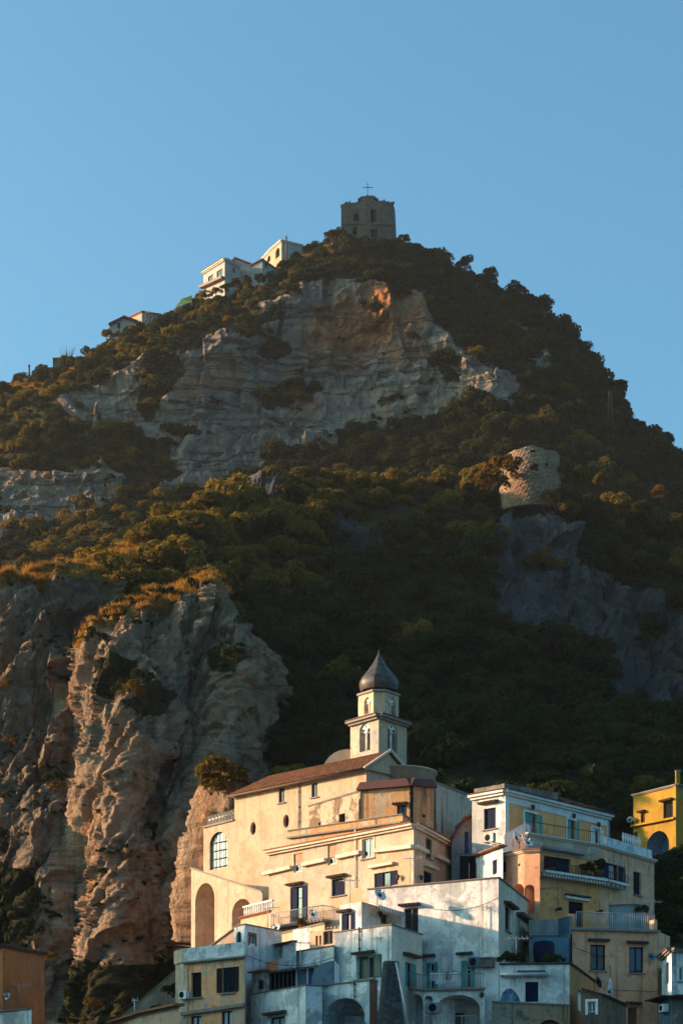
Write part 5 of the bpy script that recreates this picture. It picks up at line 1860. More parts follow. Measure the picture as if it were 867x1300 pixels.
tb.win(0, 690, 1088.5, 724, 1108.5, 'shut', shut='navy', sill=False)
tb.win(1, 763, 1096, 784, 1116, 'half', 'navy', shut='navy', sill=False)
tb.win(0, 721.5, 1145, 740, 1179, 'shut', shut='black', door=True)
tb.strip('lintel', 0, 716, 1137, 746, 1141.5, .18, .2, M['white'])
tb.strip('hood', 0, 716, 1134.5, 746, 1139, .1, .36, M['hood'])
tb.win(1, 803.5, 1107, 813, 1136, 'shut', shut='black')
tb.strip('ledge', 0, 687, 1127, 712, 1124.5, .08, .14, PEACH)
mb = MB()
za = a.z(684, 1106.5)
a.box(mb, a.u(681), a.L + .02, za - .16, za, -.02, .85, WTRIM)
for k in range(22):
    u = a.u(681) + .12 + k * (a.L - a.u(681) - .2) / 21
    a.box(mb, u - .06, u + .06, za - .38, za - .165, -.02, .7, WTRIM)
slab0 = tb.part('balcony', mb)
mb = MB(); b_.box(mb, .0, b_.u(785), za - .16, za, -.02, .85, WTRIM)
for k in range(5):
    u = .2 + k * (b_.u(785) - .3) / 4
    b_.box(mb, u - .06, u + .06, za - .38, za - .165, -.02, .7, WTRIM)
tb.part('balcony', mb)
tb.rail([a.pt(a.u(682), za, .78), a.pt(a.L, za, .78), b_.pt(.2, za, .78), b_.pt(b_.u(784), za, .78)], .55, .3, 'iron')
mb = MB()
ua, ub = a.u(686), a.u(745)
z1 = a.z(700, 1078.5)
mb.tube([a.pt(ua, z1, .25), a.pt(ub - .6, z1 - .05, .25)], .13, M['grey'], 10)
for u in (ua, (ua + ub) / 2, ub): mb.tube([a.pt(u, z1, 0), a.pt(u, z1 + .02, 1.0)], .03, M['galv'], 5)
mb.tube([a.pt(ua, z1 + .02, 1.0), a.pt(ub, z1 - .02, 1.0), b_.pt(b_.u(778), z1 - .3, .9), b_.pt(b_.u(778), za, .8)], .028, M['galv'], 5)
tb.part('awning_frame', mb)
tb.rail([b_.pt(.15, b_.zt0, -.2), b_.pt(b_.u(775), b_.zt0, -.2)], .85, .2, 'galv')
tb.rail([a.pt(.15, a.zt0, -.15), a.pt(a.L, a.zt1, -.15)], .85, .22, 'iron')
tb.strip('roof_parapet', 1, 771, 1062, 829, 1079.5, .75, -.1, BLUEW, o0=-.35)
mb = MB()
for k in range(8):
    p = b_.pt(b_.u(794 + k * 3), b_.zt0 + .78, -.22)
    mb.lathe(p, [(.07, 0), (.05, .1), (.10, .3), (.05, .55), (.08, .62)], M['white'], 8)
tb.part('balustrade', mb)
tb.finish()
for x, r, l, kd in ((694, .5, 'dark trailing plant at the left end of the orange house balcony', 0), (736, .6, 'tall bushy plant in a pot in the middle of the orange house balcony', 1), (741, .42, 'small round potted plant beside the tall balcony plant', 2), (753, .75, 'broad spiky plant on the right of the orange house balcony', 0)):
    potted(a.pt(a.u(x), za, .45), r, l, kd)
for x, y, l in ((705, 1155, 'hanging plant left of the dark terrace door'), (757, 1158, 'hanging plant right of the dark terrace door')):
    q = a.px(x, y, .25)
    rt = root('hanging_plant', q, l, 'plant', 'hanging plants on the orange wall')
    o = bpy.data.objects.new('foliage', BUSHES[1]); COL.objects.link(o); o.parent = rt; o.scale = (.28, .28, .3)
    mb = MB(); mb.tube([q, q + Vector((0, 0, .75)), q + Vector((*-a.n * .3, .75))], .015, M['iron'], 4); build(mb, 'hook', rt)
tu = Bld('turret_house', 'rounded peach corner house with a red tiled eave and a blind arch', 'house', [(631.5, 1088), (644, 1084.3), (665, 1080), (685, 1078.5, 135.8)], 11, PALEY, 3.2, wmats={2: PALEY, 1: PALEY})
tu.cornice(TRIM, .16, .2, tile=M['terracotta'])
tu.win(0, 633.2, 1094, 642, 1108, 'shut', shut='navy', sill=False)
tu.niche(1, 657.2, 1096, 660.2, 1100, .2, oval=True, back=M['dark'])
tu.niche(1, 650, 1122, 664.9, 1160, .9, arch=.9, back=ORANGE)
tu.niche(2, 665.2, 1123, 678, 1160, .9, arch=.9, back=ORANGE)
tu.finish()
lt = Bld('lean_to', 'blue white lean-to with a red tiled edge left of the peach corner house', 'lean-to', [(604.5, 1087, 140.5), (638, 1074.5)], 14, BLUEW, 2.5)
lt.cornice(M['hood'], .1, .3, tile=M['terracotta'])
lt.win(0, 624.8, 1091.5, 630.5, 1110, 'shut', shut='navy', sill=False); lt.finish()
# junk and dishes on the lean-to roof
sp = Bld('stair_parapet', 'white sloping stair parapet in front of the yellow house', 'parapet', [(640, 1059, 139.6), (666.5, 1044.5, 139.6), (673, 1048, 139.6)], 23, WTRIM, .35)
sp.finish()
dish(W(651, 1066, 138.6), .62, 'white satellite dish facing right under the stair parapet', (.8, -.5, .3))
dish(W(659, 1068, 138.4), .58, 'sunlit satellite dish edge-on under the stair parapet', (.95, -.2, .35))
dish(W(668, 1074, 138.2), .5, 'small satellite dish lowest under the stair parapet', (.4, -.7, .7))
ac_unit(yh.walls[0], 637, 1067, 'air conditioner under the stair parapet of the yellow house', .8, .6, 'grey', 1.2)
for x, y0, l in ((590.5, 1114, 'dark green'), (599.5, 1114, 'pale')):
    rt = root('drying_rack', W(x, y0, 129.5), f'{l} folded board standing on the roof of the white house', 'board')
    mb = MB(); mb.obox(W(x, y0 - 8, 129.5), (.2 if 'p' in l else .36, 0, 0), (0, .05, 0), (0, 0, .95), M['black']); build(mb, 'panel', rt)
    mb = MB(); mb.tube([W(x + 5, y0 + 4, 129.4), W(x + 5, y0 - 18, 129.4)], .04, M['wood'], 5); build(mb, 'post', rt)

# lower cream house with terrace
lh = Bld('cream_terrace_house', 'plain cream house with two tall dark framed windows under a railed terrace', 'house', [(722, 1178.5, 131), (834, 1182), (850, 1189)], 2, PALEY, 6)
lh.win(0, 748.8, 1199.5, 767.8, 1232, 'glass', 'black', hood=(745, 1194.5, 772))
lh.win(0, 798, 1202.5, 816, 1235, 'glass', 'navy', hood=(794, 1197.5, 821), glass=glass_mat('blue_glass', (.02, .05, .12)))
lh.win(0, 796.5, 1279, 808, 1312, 'shut', shut='brown', hood=(793, 1274.5, 813), door=True)
lh.strip('ledge', 0, 722, 1178, 836, 1181.5, .14, .28, M['slab'])
w = lh.walls[0]
mb = MB(); w.box(mb, w.L - .25, w.L - .01, w.zt1 + .01, w.zt1 + .75, -.8, -.02, PALEY); w.box(mb, .05, .45, w.zt0 + .01, w.zt0 + .95, -.6, -.05, PALEY)
lh.part('pier', mb)
lh.rail([w.pt(.45, w.zt0, .15), w.pt(w.L - .25, w.zt1, .15)], 1.05, .15, 'galv')
lh.pipe(0, 724, 1186, 1226, 'black', .07); lh.strip('moulding', 0, 768, 1256, 838, 1258.5, .05, .03, M['slab'])
lh.finish()
dish(w.px(823.5, 1217, .15), .36, 'blue grey satellite dish beside the blue window', (.2, -.9, .3), 'greyblue')
rt = root('parasol', w.px(770, 1262, .6), 'closed white parasol standing under the dark framed window', 'parasol')
q = w.px(770, 1262, .6)
mb = MB(); mb.tube([q, q + Vector((0, 0, 1.75))], .03, M['wood'], 6); build(mb, 'pole', rt)
mb = MB(); mb.lathe(q, [(.2, .25), (.17, .3), (.13, .6), (.06, .9), (.02, .98)], M['umbrella'], 12); build(mb, 'canopy', rt)
bs = Bld('terrace_hut', 'blue grey metal hut on the railed terrace of the cream house', 'hut', [(772.5, 1148.5, 137.5), (804, 1147, 136.5), (816, 1149, 139)], 19.2, BLUEG, 1.6)
bs.cornice(M['grey'], .08, .15, name='roof_edge'); bs.finish()
potted(W(812, 1160, 136.8), .55, 'dark bush beside the blue grey terrace hut', 1, False, name='bush')
gp = Bld('courtyard_wall', 'grey blue courtyard wall between the white house and the cream terrace house', 'wall', [(671, 1168, 132.5), (708, 1167), (724, 1162.5)], 4, BLUEG, 3, wmats={0: plaster((.36, .38, .36), (.14, .15, .15), .4, None, 0, .3, 44)})
gp.win(1, 708.5, 1164.5, 722.5, 1187, 'shut', shut='greyblue', sill=False, rec=.06)
gp.strip('ledge', 0, 672, 1188, 722, 1188, .14, .3, M['greyblue'])
gp.finish()
lgp = Bld('courtyard_wall', 'deep blue lower courtyard wall behind the plants', 'wall', [(676, 1190, 130.6), (722, 1190)], 4, plaster((.10, .20, .27), (.05, .08, .1), .5, None, 0, .3, 45), 1)
lgp.finish()
mb = MB(); q = W(690, 1221, 128.5); mb.lathe(q, [(.62, 0), (.68, .5), (.66, 1.15), (.55, 1.25), (.2, 1.3)], M['navy'], 20)
solo(mb, 'water_tank', q, 'dark blue water tank in the courtyard above the navy shutters', 'tank')
# small white house with navy shutters
nh = Bld('small_white_house', 'small white house with navy shutters, a rolled awning and an orange side', 'house', [(634, 1223), (722.5, 1222, 116), (757, 1247)], 2, WHITE1, 4, wmats={1: plaster((.50, .24, .09), (.2, .1, .06), .4, (.36, .2, .1), .3, .3, 46)})
nh.win(0, 666.5, 1246.5, 683, 1272, 'shut', shut='navy', sill=False, surround=WTRIM)
nh.win(1, 733.5, 1258, 740, 1284, 'shut', shut='white', sill=False)
nh.cornice(M['hood'], .1, .14, name='roof_edge')
w = nh.walls[0]
mb = MB(); z = w.z(665, 1238); mb.tube([w.pt(w.u(635), z, .22), w.pt(w.u(696), z + .02, .22)], .14, M['galv'], 10)
w.box(mb, w.u(656), w.u(692), z + .16, z + .24, 0, .3, M['brown']); nh.part('awning', mb)
mb = MB(); rr = random.Random(9)
ring = []
for k in range(28):
    t = k / 27
    x = 634.6 + 26 * t; y = 1270.5 - 17.5 * math.sin(math.pi * min(1, t * 1.05)) ** .6 * (1 - .25 * t) + rr.uniform(-.5, .5)
    ring.append(w.px(x, min(y, 1270.5), .006))
mb.face([w.px(634.6, 1271.5, .006), w.px(660.6, 1271.5, .006)] + ring[::-1], flat('mural_blue', (.08, .16, .26), .9, var=.8)); nh.part('mural', mb)
nh.finish()
for k, (x, r, l) in enumerate(((643, .55, 'leafy plant on the left end of the small white house roof'), (651, .42, 'low plant on the small white house roof, second from the left'), (661, .5, 'scruffy plant on the roof edge below the air conditioners'), (697, .5, 'dark plant on the roof edge in front of the blue courtyard wall'), (710, .45, 'dark plant at the right end of the small white house roof'))):
    potted(W(x, 1222, 117.2), r, l, k, False)
ss = Bld('stone_wall', 'black stained stone wall with a wooden arch below the navy shutters', 'wall', [(624, 1270.5, 113.6), (723, 1275, 113.2)], 2, plaster((.28, .25, .2), (.035, .035, .035), 1.0, (.34, .22, .12), .5, .7, 48), 1.2)
ss.niche(0, 683, 1294.5, 712, 1312, .3, arch=.9, back=M['wood']); ss.cornice(M['slab'], .1, .08, name='coping'); ss.finish()
sd = Bld('stone_hut', 'dark mossy stone hut with a small white framed blue window', 'hut', [(738.5, 1254, 114.5), (764, 1261.5, 114.2), (794, 1275, 116.2)], 2, plaster((.17, .13, .10), (.05, .045, .04), .9, (.24, .12, .06), .6, .6, 49), 3)
sd.win(0, 745.8, 1271.5, 755.5, 1285, 'glass', 'white', surround='white', sill=False, glass=glass_mat('blue_pane', (.03, .07, .2)))
sd.cornice(M['darktile'], .12, .16, name='roof_edge'); sd.finish()
dish(sd.walls[1].pt(1.4, sd.walls[1].zt0 + .1, -.3), .32, 'small dark satellite dish on the mossy stone hut', (-.3, -.8, .4), 'grey')
dish(W(754, 1249, 117.5), .45, 'dark satellite dish on the orange side of the small white house', (.8, -.5, .2), 'black')
# far right pale blue house
fr = Bld('pale_blue_house', 'pale blue house at the right edge with a dark tiled eave and curtained window', 'house', [(839.5, 1216), (852, 1204.5, 124), (876, 1207), (915, 1212)], 0, WHITE2, 5, wmats={0: BLUEW})
fr.win(0, 844.5, 1222, 848.5, 1249, 'shut', shut='greyblue', sill=False); fr.win(1, 861.5, 1227.5, 874, 1246, 'glass', 'white')
fr.cornice(M['slab'], .2, .3, tile=M['darktile'])
fr.finish()
fg = Bld('garage', 'low dark garage with a tiled canopy under the pale blue house', 'garage', [(835, 1270, 121), (852, 1264, 119.5), (915, 1266, 121)], 0, GREYST, 4, wmats={0: BLUEG})
fg.cornice(M['darktile'], .15, .8, name='canopy', idx=[0, 1]); fg.finish()
ac_unit(fg.walls[0], 846, 1280, 'small air conditioner under the tiled garage canopy', .6, .45)
# yellow villa
vi = Bld('yellow_villa', 'mustard yellow villa with a deep blue arch and a chimney at the forest edge', 'villa', [(803.5, 1009, 168.5), (858.5, 995.5), (905, 1003)], 24.0, VILLA, 6)
vi.win(0, 841.5, 1018.5, 854, 1039, 'shut', shut='black', hood=(839.5, 1016.5, 855.5)); vi.win(0, 812.8, 1033, 818, 1046, 'glass', 'wood', hood=(811.5, 1031, 819.5))
vi.win(0, 804.5, 1056, 808.8, 1068, 'glass', 'bluep', sill=False)
w, u0, u1, z0, z1 = vi.niche(0, 820, 1055, 848.8, 1094, 1.6, arch=1., back=ARCHB, rev=ARCHB)
mb = MB(); w.box(mb, w.u(839.5), w.u(848.5), z0, w.z(844, 1069), -1.58, -1.5, M['black']); vi.part('door', mb)
vi.strip('ledge', 0, 803.5, 1048, 858, 1037.5, .16, .35, VILLA)
vi.cornice(M['slab'], .16, .22)
mb = MB(); w.box(mb, w.L - .35, w.L + .0, 24, w.zt1 + .0, -.02, .09, VILLA); vi.part('pilaster', mb)
mb = MB(); c = w.pt(w.L - .2, w.zt1, -.3); mb.obox(c + Vector((0, 0, .5)), (.16, 0, 0), (0, .2, 0), (0, 0, .6), VILLA); mb.obox(c + Vector((0, 0, 1.12)), (.2, 0, 0), (0, .24, 0), (0, 0, .05), M['slab'])
vi.part('chimney', mb); vi.finish()
dish(w.px(803, 1043, .2), .4, 'blue grey satellite dish on the left corner of the mustard villa', (-.4, -.8, .3), 'greyblue')
for k, (x, y, r) in enumerate(((826, 1092, .9), (856, 1091, 1.0), (866, 1083, .9))):
    shrub(W(x, y, 163), r, ('low green bush under the blue arch of the mustard villa', 'green bush at the right corner of the mustard villa', 'green bush at the right edge beside the mustard villa')[k])

# ------------------------------------------------------------------ on the ridge
RUIN = stone_mat('ruin_stone', (.17, .14, .112), (.11, .09, .07), 2.4)
ru = Bld('ruined_tower', 'ruined square stone tower with four dark openings on the summit', 'ruin',
         [(433, 262.5, 455), (440, 258, 455), (447, 259, 455), (453, 258.5, 455), (456, 252, 455), (463, 250, 454.8), (470, 249.6, 454.8), (476, 250.5, 455), (481, 256, 455), (489, 257, 455.2), (495, 259, 455.4), (499, 258, 455.6), (501.5, 268, 458), (503, 300, 461)], W(466, 330, 455).z, RUIN, 9, bdir=(0, 1), roof=M['dark'])
for wi, x0, y0, x1, y1 in ((2, 449, 271, 452.9, 280.5), (3, 453.1, 271, 455.4, 280.5), (6, 470.2, 266, 475.9, 282.5), (2, 448, 288.5, 452.9, 298.5), (6, 471, 291, 475.9, 301.5), (7, 476.1, 266, 477.3, 281), (7, 476.1, 291, 478.8, 301)):
    ru.niche(wi, x0, y0, x1, y1, 2.2, back=M['dark'], rev=RUIN)
w = ru.walls[2]
mb = MB()
rr = random.Random(12)
for k in range(34):
    x = 434 + k * 1.98
    y = np.interp(x, [433, 440, 453, 456, 470, 476, 481, 499], [262, 258, 258.5, 252, 249.6, 250.5, 256, 258])
    p = W(x, y, 455.2)
    mb.obox(p + Vector((0, .4, rr.uniform(-.05, .25))), (rr.uniform(.15, .35), 0, .04), (0, .4, 0), (0, .03, rr.uniform(.15, .35)), RUIN)
ru.part('broken_top', mb)
mb = MB(); p = W(434, 285, 455); w_ = ru.walls[0]
for (x0, x1, y) in ((433, 501, 284.5),): mb.obox(W((x0 + x1) / 2, y, 454.9), ((x1 - x0) / 2 / F * 455, 0, 0), (0, .12, 0), (0, 0, .12), RUIN)
ru.part('string_course', mb)
ru.finish()
q = W(466.5, 251, 456)
rt = root('iron_cross', q, 'thin iron cross on top of the ruined summit tower', 'cross')
mb = MB(); mb.tube([q - Vector((0, 0, .4)), W(466.5, 232, 456)], .09, M['iron'], 6); build(mb, 'upright', rt)
mb = MB(); mb.tube([W(460, 237.8, 456), W(473, 237.8, 456)], .08, M['iron'], 6); build(mb, 'crossbar', rt)
RW = plaster((.40, .39, .36), (.3, .28, .25), .3, None, 0, .2, 61)
RO = plaster((.44, .34, .23), (.35, .25, .15), .3, None, 0, .2, 62)
h1 = Bld('ridge_house', 'white ridge house with a flat roof and two dark windows over a brown ledge', 'house', [(258.5, 345.5), (285.5, 328.5, 436), (305, 338)], W(280, 380, 438).z, RW, 5)
h1.cornice(TRIM, .5, .5, tile=M['darktile'])
h1.win(0, 264.5, 349.5, 271, 358, 'glass', 'wood', surround=TRIM); h1.win(0, 275.3, 342.5, 283, 353, 'glass', 'wood', surround=TRIM)
h1.win(1, 295, 340, 299, 345, 'glass', 'wood')
w = h1.walls[0]; mb = MB(); w.sbox(mb, -.3, w.z(258, 364), w.L + .1, w.z(285, 352), .5, -.05, 1.0, M['brown']); h1.part('balcony', mb)
h1.finish()
h2 = Bld('ridge_house', 'gabled white ridge wing just right of the flat roofed house', 'house', [(292, 334.5, 441), (298, 326.5, 441), (322, 336, 441)], W(300, 375, 441).z, RW, 5)
h2.cornice(M['terracotta'], .3, .3, name='roof_edge'); h2.finish()
h3 = Bld('ridge_house', 'low white gabled ridge house with one small square window', 'house', [(318, 337, 439), (333, 328.5, 438), (351.5, 342, 440)], W(335, 370, 439).z, RW, 5)
h3.win(1, 336, 333.5, 340, 339.5, 'glass', 'wood'); h3.cornice(M['terracotta'], .3, .3, name='roof_edge'); h3.finish()
h4 = Bld('ridge_house', 'sunlit pale villa with arched openings, highest house on the ridge', 'house', [(331.5, 330.5), (344.5, 315.5), (357.5, 304.5, 443), (384, 311)], W(360, 350, 443).z, RO, 6, wmats={2: RW, 'r': RW})
for wi, x0, y0, x1, y1 in ((0, 339, 324.5, 343.4, 333), (1, 350, 315, 355, 327)): h4.niche(wi, x0, y0, x1, y1, .6, arch=1., back=M['dark'])
h4.cornice(TRIM, .4, .35); h4.finish()
h5 = Bld('ridge_house', 'small white gabled house among trees, lowest of the clustered ridge houses', 'house', [(139.5, 411.5, 436), (158, 401.5, 436), (173.5, 407.5, 436)], W(155, 440, 436).z, RW, 5)
h5.win(0, 149.3, 409.5, 153.2, 417.5, 'shut', shut='dgreen', sill=False); h5.cornice(M['hood'], .5, .6, name='roof_edge'); h5.finish()
h6 = Bld('ridge_house', 'flat roofed pale house with a dark pergola beside the small gabled house', 'house', [(165, 402.5), (180.5, 395, 438), (184, 395.5), (205, 399)], W(185, 430, 438).z, RW, 4, wmats={0: RO})
mb = MB()
for k in range(5): p = W(186 + k * 4.5, 396 + k * .8, 434.5); mb.tube([p, p + Vector((0, 3, .1))], .12, M['wood'], 5); mb.tube([p, p - Vector((0, 0, 2))], .1, M['wood'], 5)
mb.tube([W(185, 396, 434.5), W(205, 399.5, 434.5)], .14, M['wood'], 5); h6.part('pergola', mb); h6.cornice(M['terracotta'], .3, .3, name='roof_edge'); h6.finish()
h7 = Bld('ridge_ruin', 'roofless grey wall on the left skyline beside a bare shrub', 'ruin', [(67.5, 454.5, 434), (92, 453.5, 434)], W(80, 490, 434).z, RUIN, 3)
h7.cornice(M['terracotta'], .25, .2, name='coping'); h7.finish()
h8 = Bld('ridge_house', 'tiny grey hut with a hipped roof on the left skyline', 'hut', [(45, 466, 432), (52, 461.5, 432), (60, 466.5, 432)], W(50, 485, 432).z, RUIN, 2); h8.finish()
mb = MB(); mb.tube([W(363.5, 335, 440), W(363.5, 299.5, 440)], .16, M['wood'], 7); mb.tube([W(361.8, 302, 440), W(365.2, 302, 440)], .08, M['wood'], 5)
solo(mb, 'utility_pole', W(363.5, 335, 440), 'dark wooden pole in front of the highest pale ridge villa', 'pole')
mb = MB(); mb.tube([W(37.5, 476, 431), W(37.5, 464, 431)], .2, M['iron'], 6); mb.lathe(W(37.5, 464.5, 431), [(.25, -.1), (.28, .1), (.05, .3)], M['iron'], 8)
solo(mb, 'lamp_post', W(37.5, 476, 431), 'short dark post standing on the golden left skyline', 'post')
mb = MB()
A = [W(224, 388, 436), W(231, 379.5, 436), W(243.5, 375, 437.5), W(244, 383, 434)]
GT = flat('green_tarpaulin', (.035, .10, .025), .9)
for i, p in enumerate(A): mb.tube([p - Vector((0, 0, 2.2)), p], .08, M['wood'], 5)
mb.face(A, GT); mb.face([p - Vector((0, 0, .07)) for p in A[::-1]], GT)
for i in range(4): j = (i + 1) % 4; mb.face([A[j], A[i], A[i] - Vector((0, 0, .07)), A[j] - Vector((0, 0, .07))], GT)
solo(mb, 'tarpaulin', A[0], 'bright green tarpaulin roof on posts on the left ridge', 'tarpaulin')
# lattice mast on the right shoulder
q = W(774, 556, 405)
rt = root('lattice_mast', q, 'grey lattice mast on the dark right shoulder of the mountain', 'mast')
H = W(774, 496, 405).z - q.z
mb = MB()
def leg(k, t):
    s_ = .62 * (1 - t) + .22 * t
    return q + Vector(((-1, 1, 1, -1)[k] * s_, (-1, -1, 1, 1)[k] * s_, H * t))
for k in range(4): mb.tube([leg(k, -.1), leg(k, 1)], .055, M['iron'], 5)
for i in range(9):
    for k in range(4):
        mb.tube([leg(k, i / 9), leg((k + 1) % 4, (i + 1) / 9)], .035, M['iron'], 4); mb.tube([leg(k, i / 9), leg((k + 1) % 4, i / 9)], .035, M['iron'], 4)
build(mb, 'frame', rt)

# ------------------------------------------------------------------ round tower
c = W(672.5, 600, 282.5)
zt, zb = (HY - 569) / F * 279, W(672, 646, 280).z
Rt = 37.5 / F * 280
RTS = stone_mat('tower_stone', (.33, .22, .145), (.15, .105, .07), 2.6)
rt = root('round_tower', (c.x, c.y, zb), 'round ruined stone watchtower on top of the blue grey crag', 'tower')
mb = MB()
nu, nv = 72, 26
rr = random.Random(5)
def rp(i, j, r0):
    a = 2 * math.pi * i / nu; t = j / nv
    top = zt + .12 * math.sin(a * 3 + 1) + .10 * math.sin(a * 7) + .06 * math.sin(a * 19) - (.6 * max(0, -math.cos(a)) ** 2)
    r = (r0 + .35 * (1 - t)) * (1 + .008 * math.sin(i * 2.3 + j * 1.7) + .006 * math.sin(i * 5.1 - j * 3.3))
    return Vector((c.x + r * math.cos(a), c.y + r * math.sin(a), zb + (top - zb) * t))
hole = set()
for j in range(nv):
    for i in range(nu):
        p = (rp(i, j, Rt) + rp(i + 1, j + 1, Rt)) / 2
        x, y = proj(p)
        if p.y < c.y and (((x - 678) / 6) ** 2 + ((y - 593) / 4.0) ** 2 < 1 or ((x - 693.5) / 2.6) ** 2 + ((y - 590) / 3.6) ** 2 < 1 or ((x - 676) / 2) ** 2 + ((y - 573) / 1.5) ** 2 < 1): hole.add((i, j))
for j in range(nv):
    for i in range(nu):
        if (i, j) in hole: continue
        mb.face([rp(i, j, Rt), rp(i + 1, j, Rt), rp(i + 1, j + 1, Rt), rp(i, j + 1, Rt)], RTS)
    for i in range(nu): mb.face([rp(i + 1, j, Rt - .9), rp(i, j, Rt - .9), rp(i, j + 1, Rt - .9), rp(i + 1, j + 1, Rt - .9)], RTS)
for i in range(nu): mb.face([rp(i, nv, Rt), rp(i + 1, nv, Rt), rp(i + 1, nv, Rt - .9), rp(i, nv, Rt - .9)], RTS)
build(mb, 'masonry', rt)
mb = MB(); mb.lathe((c.x, c.y, 0), [(Rt - 1, zb), (Rt - 1, zt - 1.2)], M['dark'], 24); build(mb, 'dark_core', rt)  # near-black cylinder, the shade of the hollow inside put into its colour
for x, y, Y, r, l, gd in ((661, 570.5, 279.2, .45, 'tuft of weeds growing on the rim of the round tower', False), (650, 594, 277.2, 1.9, 'golden shrub at the left foot of the round tower', True), (638, 600, 277, 2.5, 'golden bush on the crag edge left of the round tower', True), (626, 616, 276.5, 2.5, 'lowest golden bush left of the round tower', True), (722, 606, 282, 2.3, 'golden bush right beside the round tower', True), (765, 613, 291, 1.5, 'small golden bush well right of the round tower', True), (840, 628, 296, 1.7, 'golden bush near the right edge on the middle hill', True), (735, 608, 284, 1.5, 'orange tinged bush second right of the round tower', True)):
    shrub(W(x, y, Y), r, l, gd)
# shrubs on the near rock and walls
for x, y, Y, r, l, gd in ((281, 990, 166.5, 2.2, 'ochre shrub crowning the rock beside the church roof', True), (268, 1002, 166.2, 1.6, 'small ochre shrub left on the rock beside the church roof', True), (296, 995, 166.4, 1.4, 'ochre shrub touching the church eave', True),
                          (70, 992, 176, 1.1, 'round green shrub clinging halfway up the left cliff', False), (74, 1001, 175.5, .8, 'yellow shrub just below the round green cliff shrub', True), (13, 943, 181, .7, 'small dry shrub on the far left cliff face', True), (64, 1218, 165, .8, 'yellow shrub at the foot of the cliff above the rust orange house', True),
                          (220, 1262, 126.5, .75, 'shrub growing against the left side of the orange house', False), (200, 1284, 124, .5, 'dry plant on the tiled edge below the stair wall', True), (118, 1278, 165, .8, 'dry plant in the dark hollow at the cliff foot', True), (10, 870, 187, .7, 'dry tuft on the upper left cliff', True),
                          (180, 862, 173, 1.2, 'dark bush in the gully near the top of the main cliff', False), (168, 880, 172.5, 1.3, 'golden bush in the gully near the top of the main cliff', True), (160, 775, 187, 1.6, 'sunlit bush on the grassy top of the main cliff', False), (150, 786, 186, 1.3, 'green bush on the grassy cliff top edge', False), (300, 835, 176, 1.2, 'dark bush on the right shoulder of the main cliff', False), (312, 800, 186, 1.8, 'dark bush on top of the rounded right shoulder of the main cliff', False), (336, 816, 190, 2.0, 'dark bush where the main cliff meets the dark wood', False), (352, 850, 192, 1.9, 'dark bush lower on the right edge of the main cliff', False), (120, 812, 182, 1.2, 'green bush at the left end of the grassy cliff edge', False), (215, 760, 188, 1.4, 'green bush in the middle of the grassy cliff edge', False), (250, 748, 190, 1.5, 'dark green bush at the high right end of the grassy cliff edge', False), (60, 735, 200, 1.5, 'green bush on the grassy top of the left cliff', False), (20, 752, 199, 1.3, 'green bush far left on the grassy top of the left cliff', False)):
    shrub(W(x, y, Y), r, l, gd)
# outcrop behind the low wing of the church
s3 = np.linspace(0, 1, 60)
rows = []
for v in np.linspace(0, 1, 70):
    py = 1240 + (1012 - 14 * np.sin(3.1 * s3) + 10 * np.sin(9 * s3) - 1240) * v
    px = 256 + 20 * v ** 3 + (322 - 256 - 24 * v ** 3) * s3
    Y = 165.5 + 1.5 * v + 9 * np.abs(2 * s3 - 1) ** 2.5
    rows.append(to_world(np.stack([px, py, Y], -1)))
lr = rows[-1]
for dy, dz in ((1.5, .4), (5, .5), (10, -2)):
    r = lr.copy(); r[:, 1] += dy; r[:, 2] += dz; rows.append(r)
GE = np.array(rows)
dE = cliff_disp(GE, .8, -.2, 12.1)
GE = GE + normals(GE) * dE[..., None]
sheet_obj('rock_outcrop', GE, ROCK_NEAR, dict(rock=np.ones(GE.shape[:2])))
# headland west of the town, unseen, added to keep the sun off the lower houses
hp = np.linspace(0, 1, 60); rows = []
for v, hh in ((0, 0), (.2, .55), (.4, .9), (.5, 1.), (.62, .88), (.8, .5), (1, 0)):
    x = -150 + 90 * v + 6 * np.sin(hp * 9); y = 30 + 135 * hp
    z = -5 + SHADE_HILL_H * hh * np.sin(np.pi * np.clip(hp * 1.0, .0, 1)) ** .35 + 2 * fbm(np.stack([x * .05, y * .05, hp * 0 + v], -1), 3)
    rows.append(np.stack([x, y, z], -1))
GH = loft(rows, [8, 8, 6, 6, 8, 8])
sheet_obj('shade_hill', GH, ROCK_MID, dict())

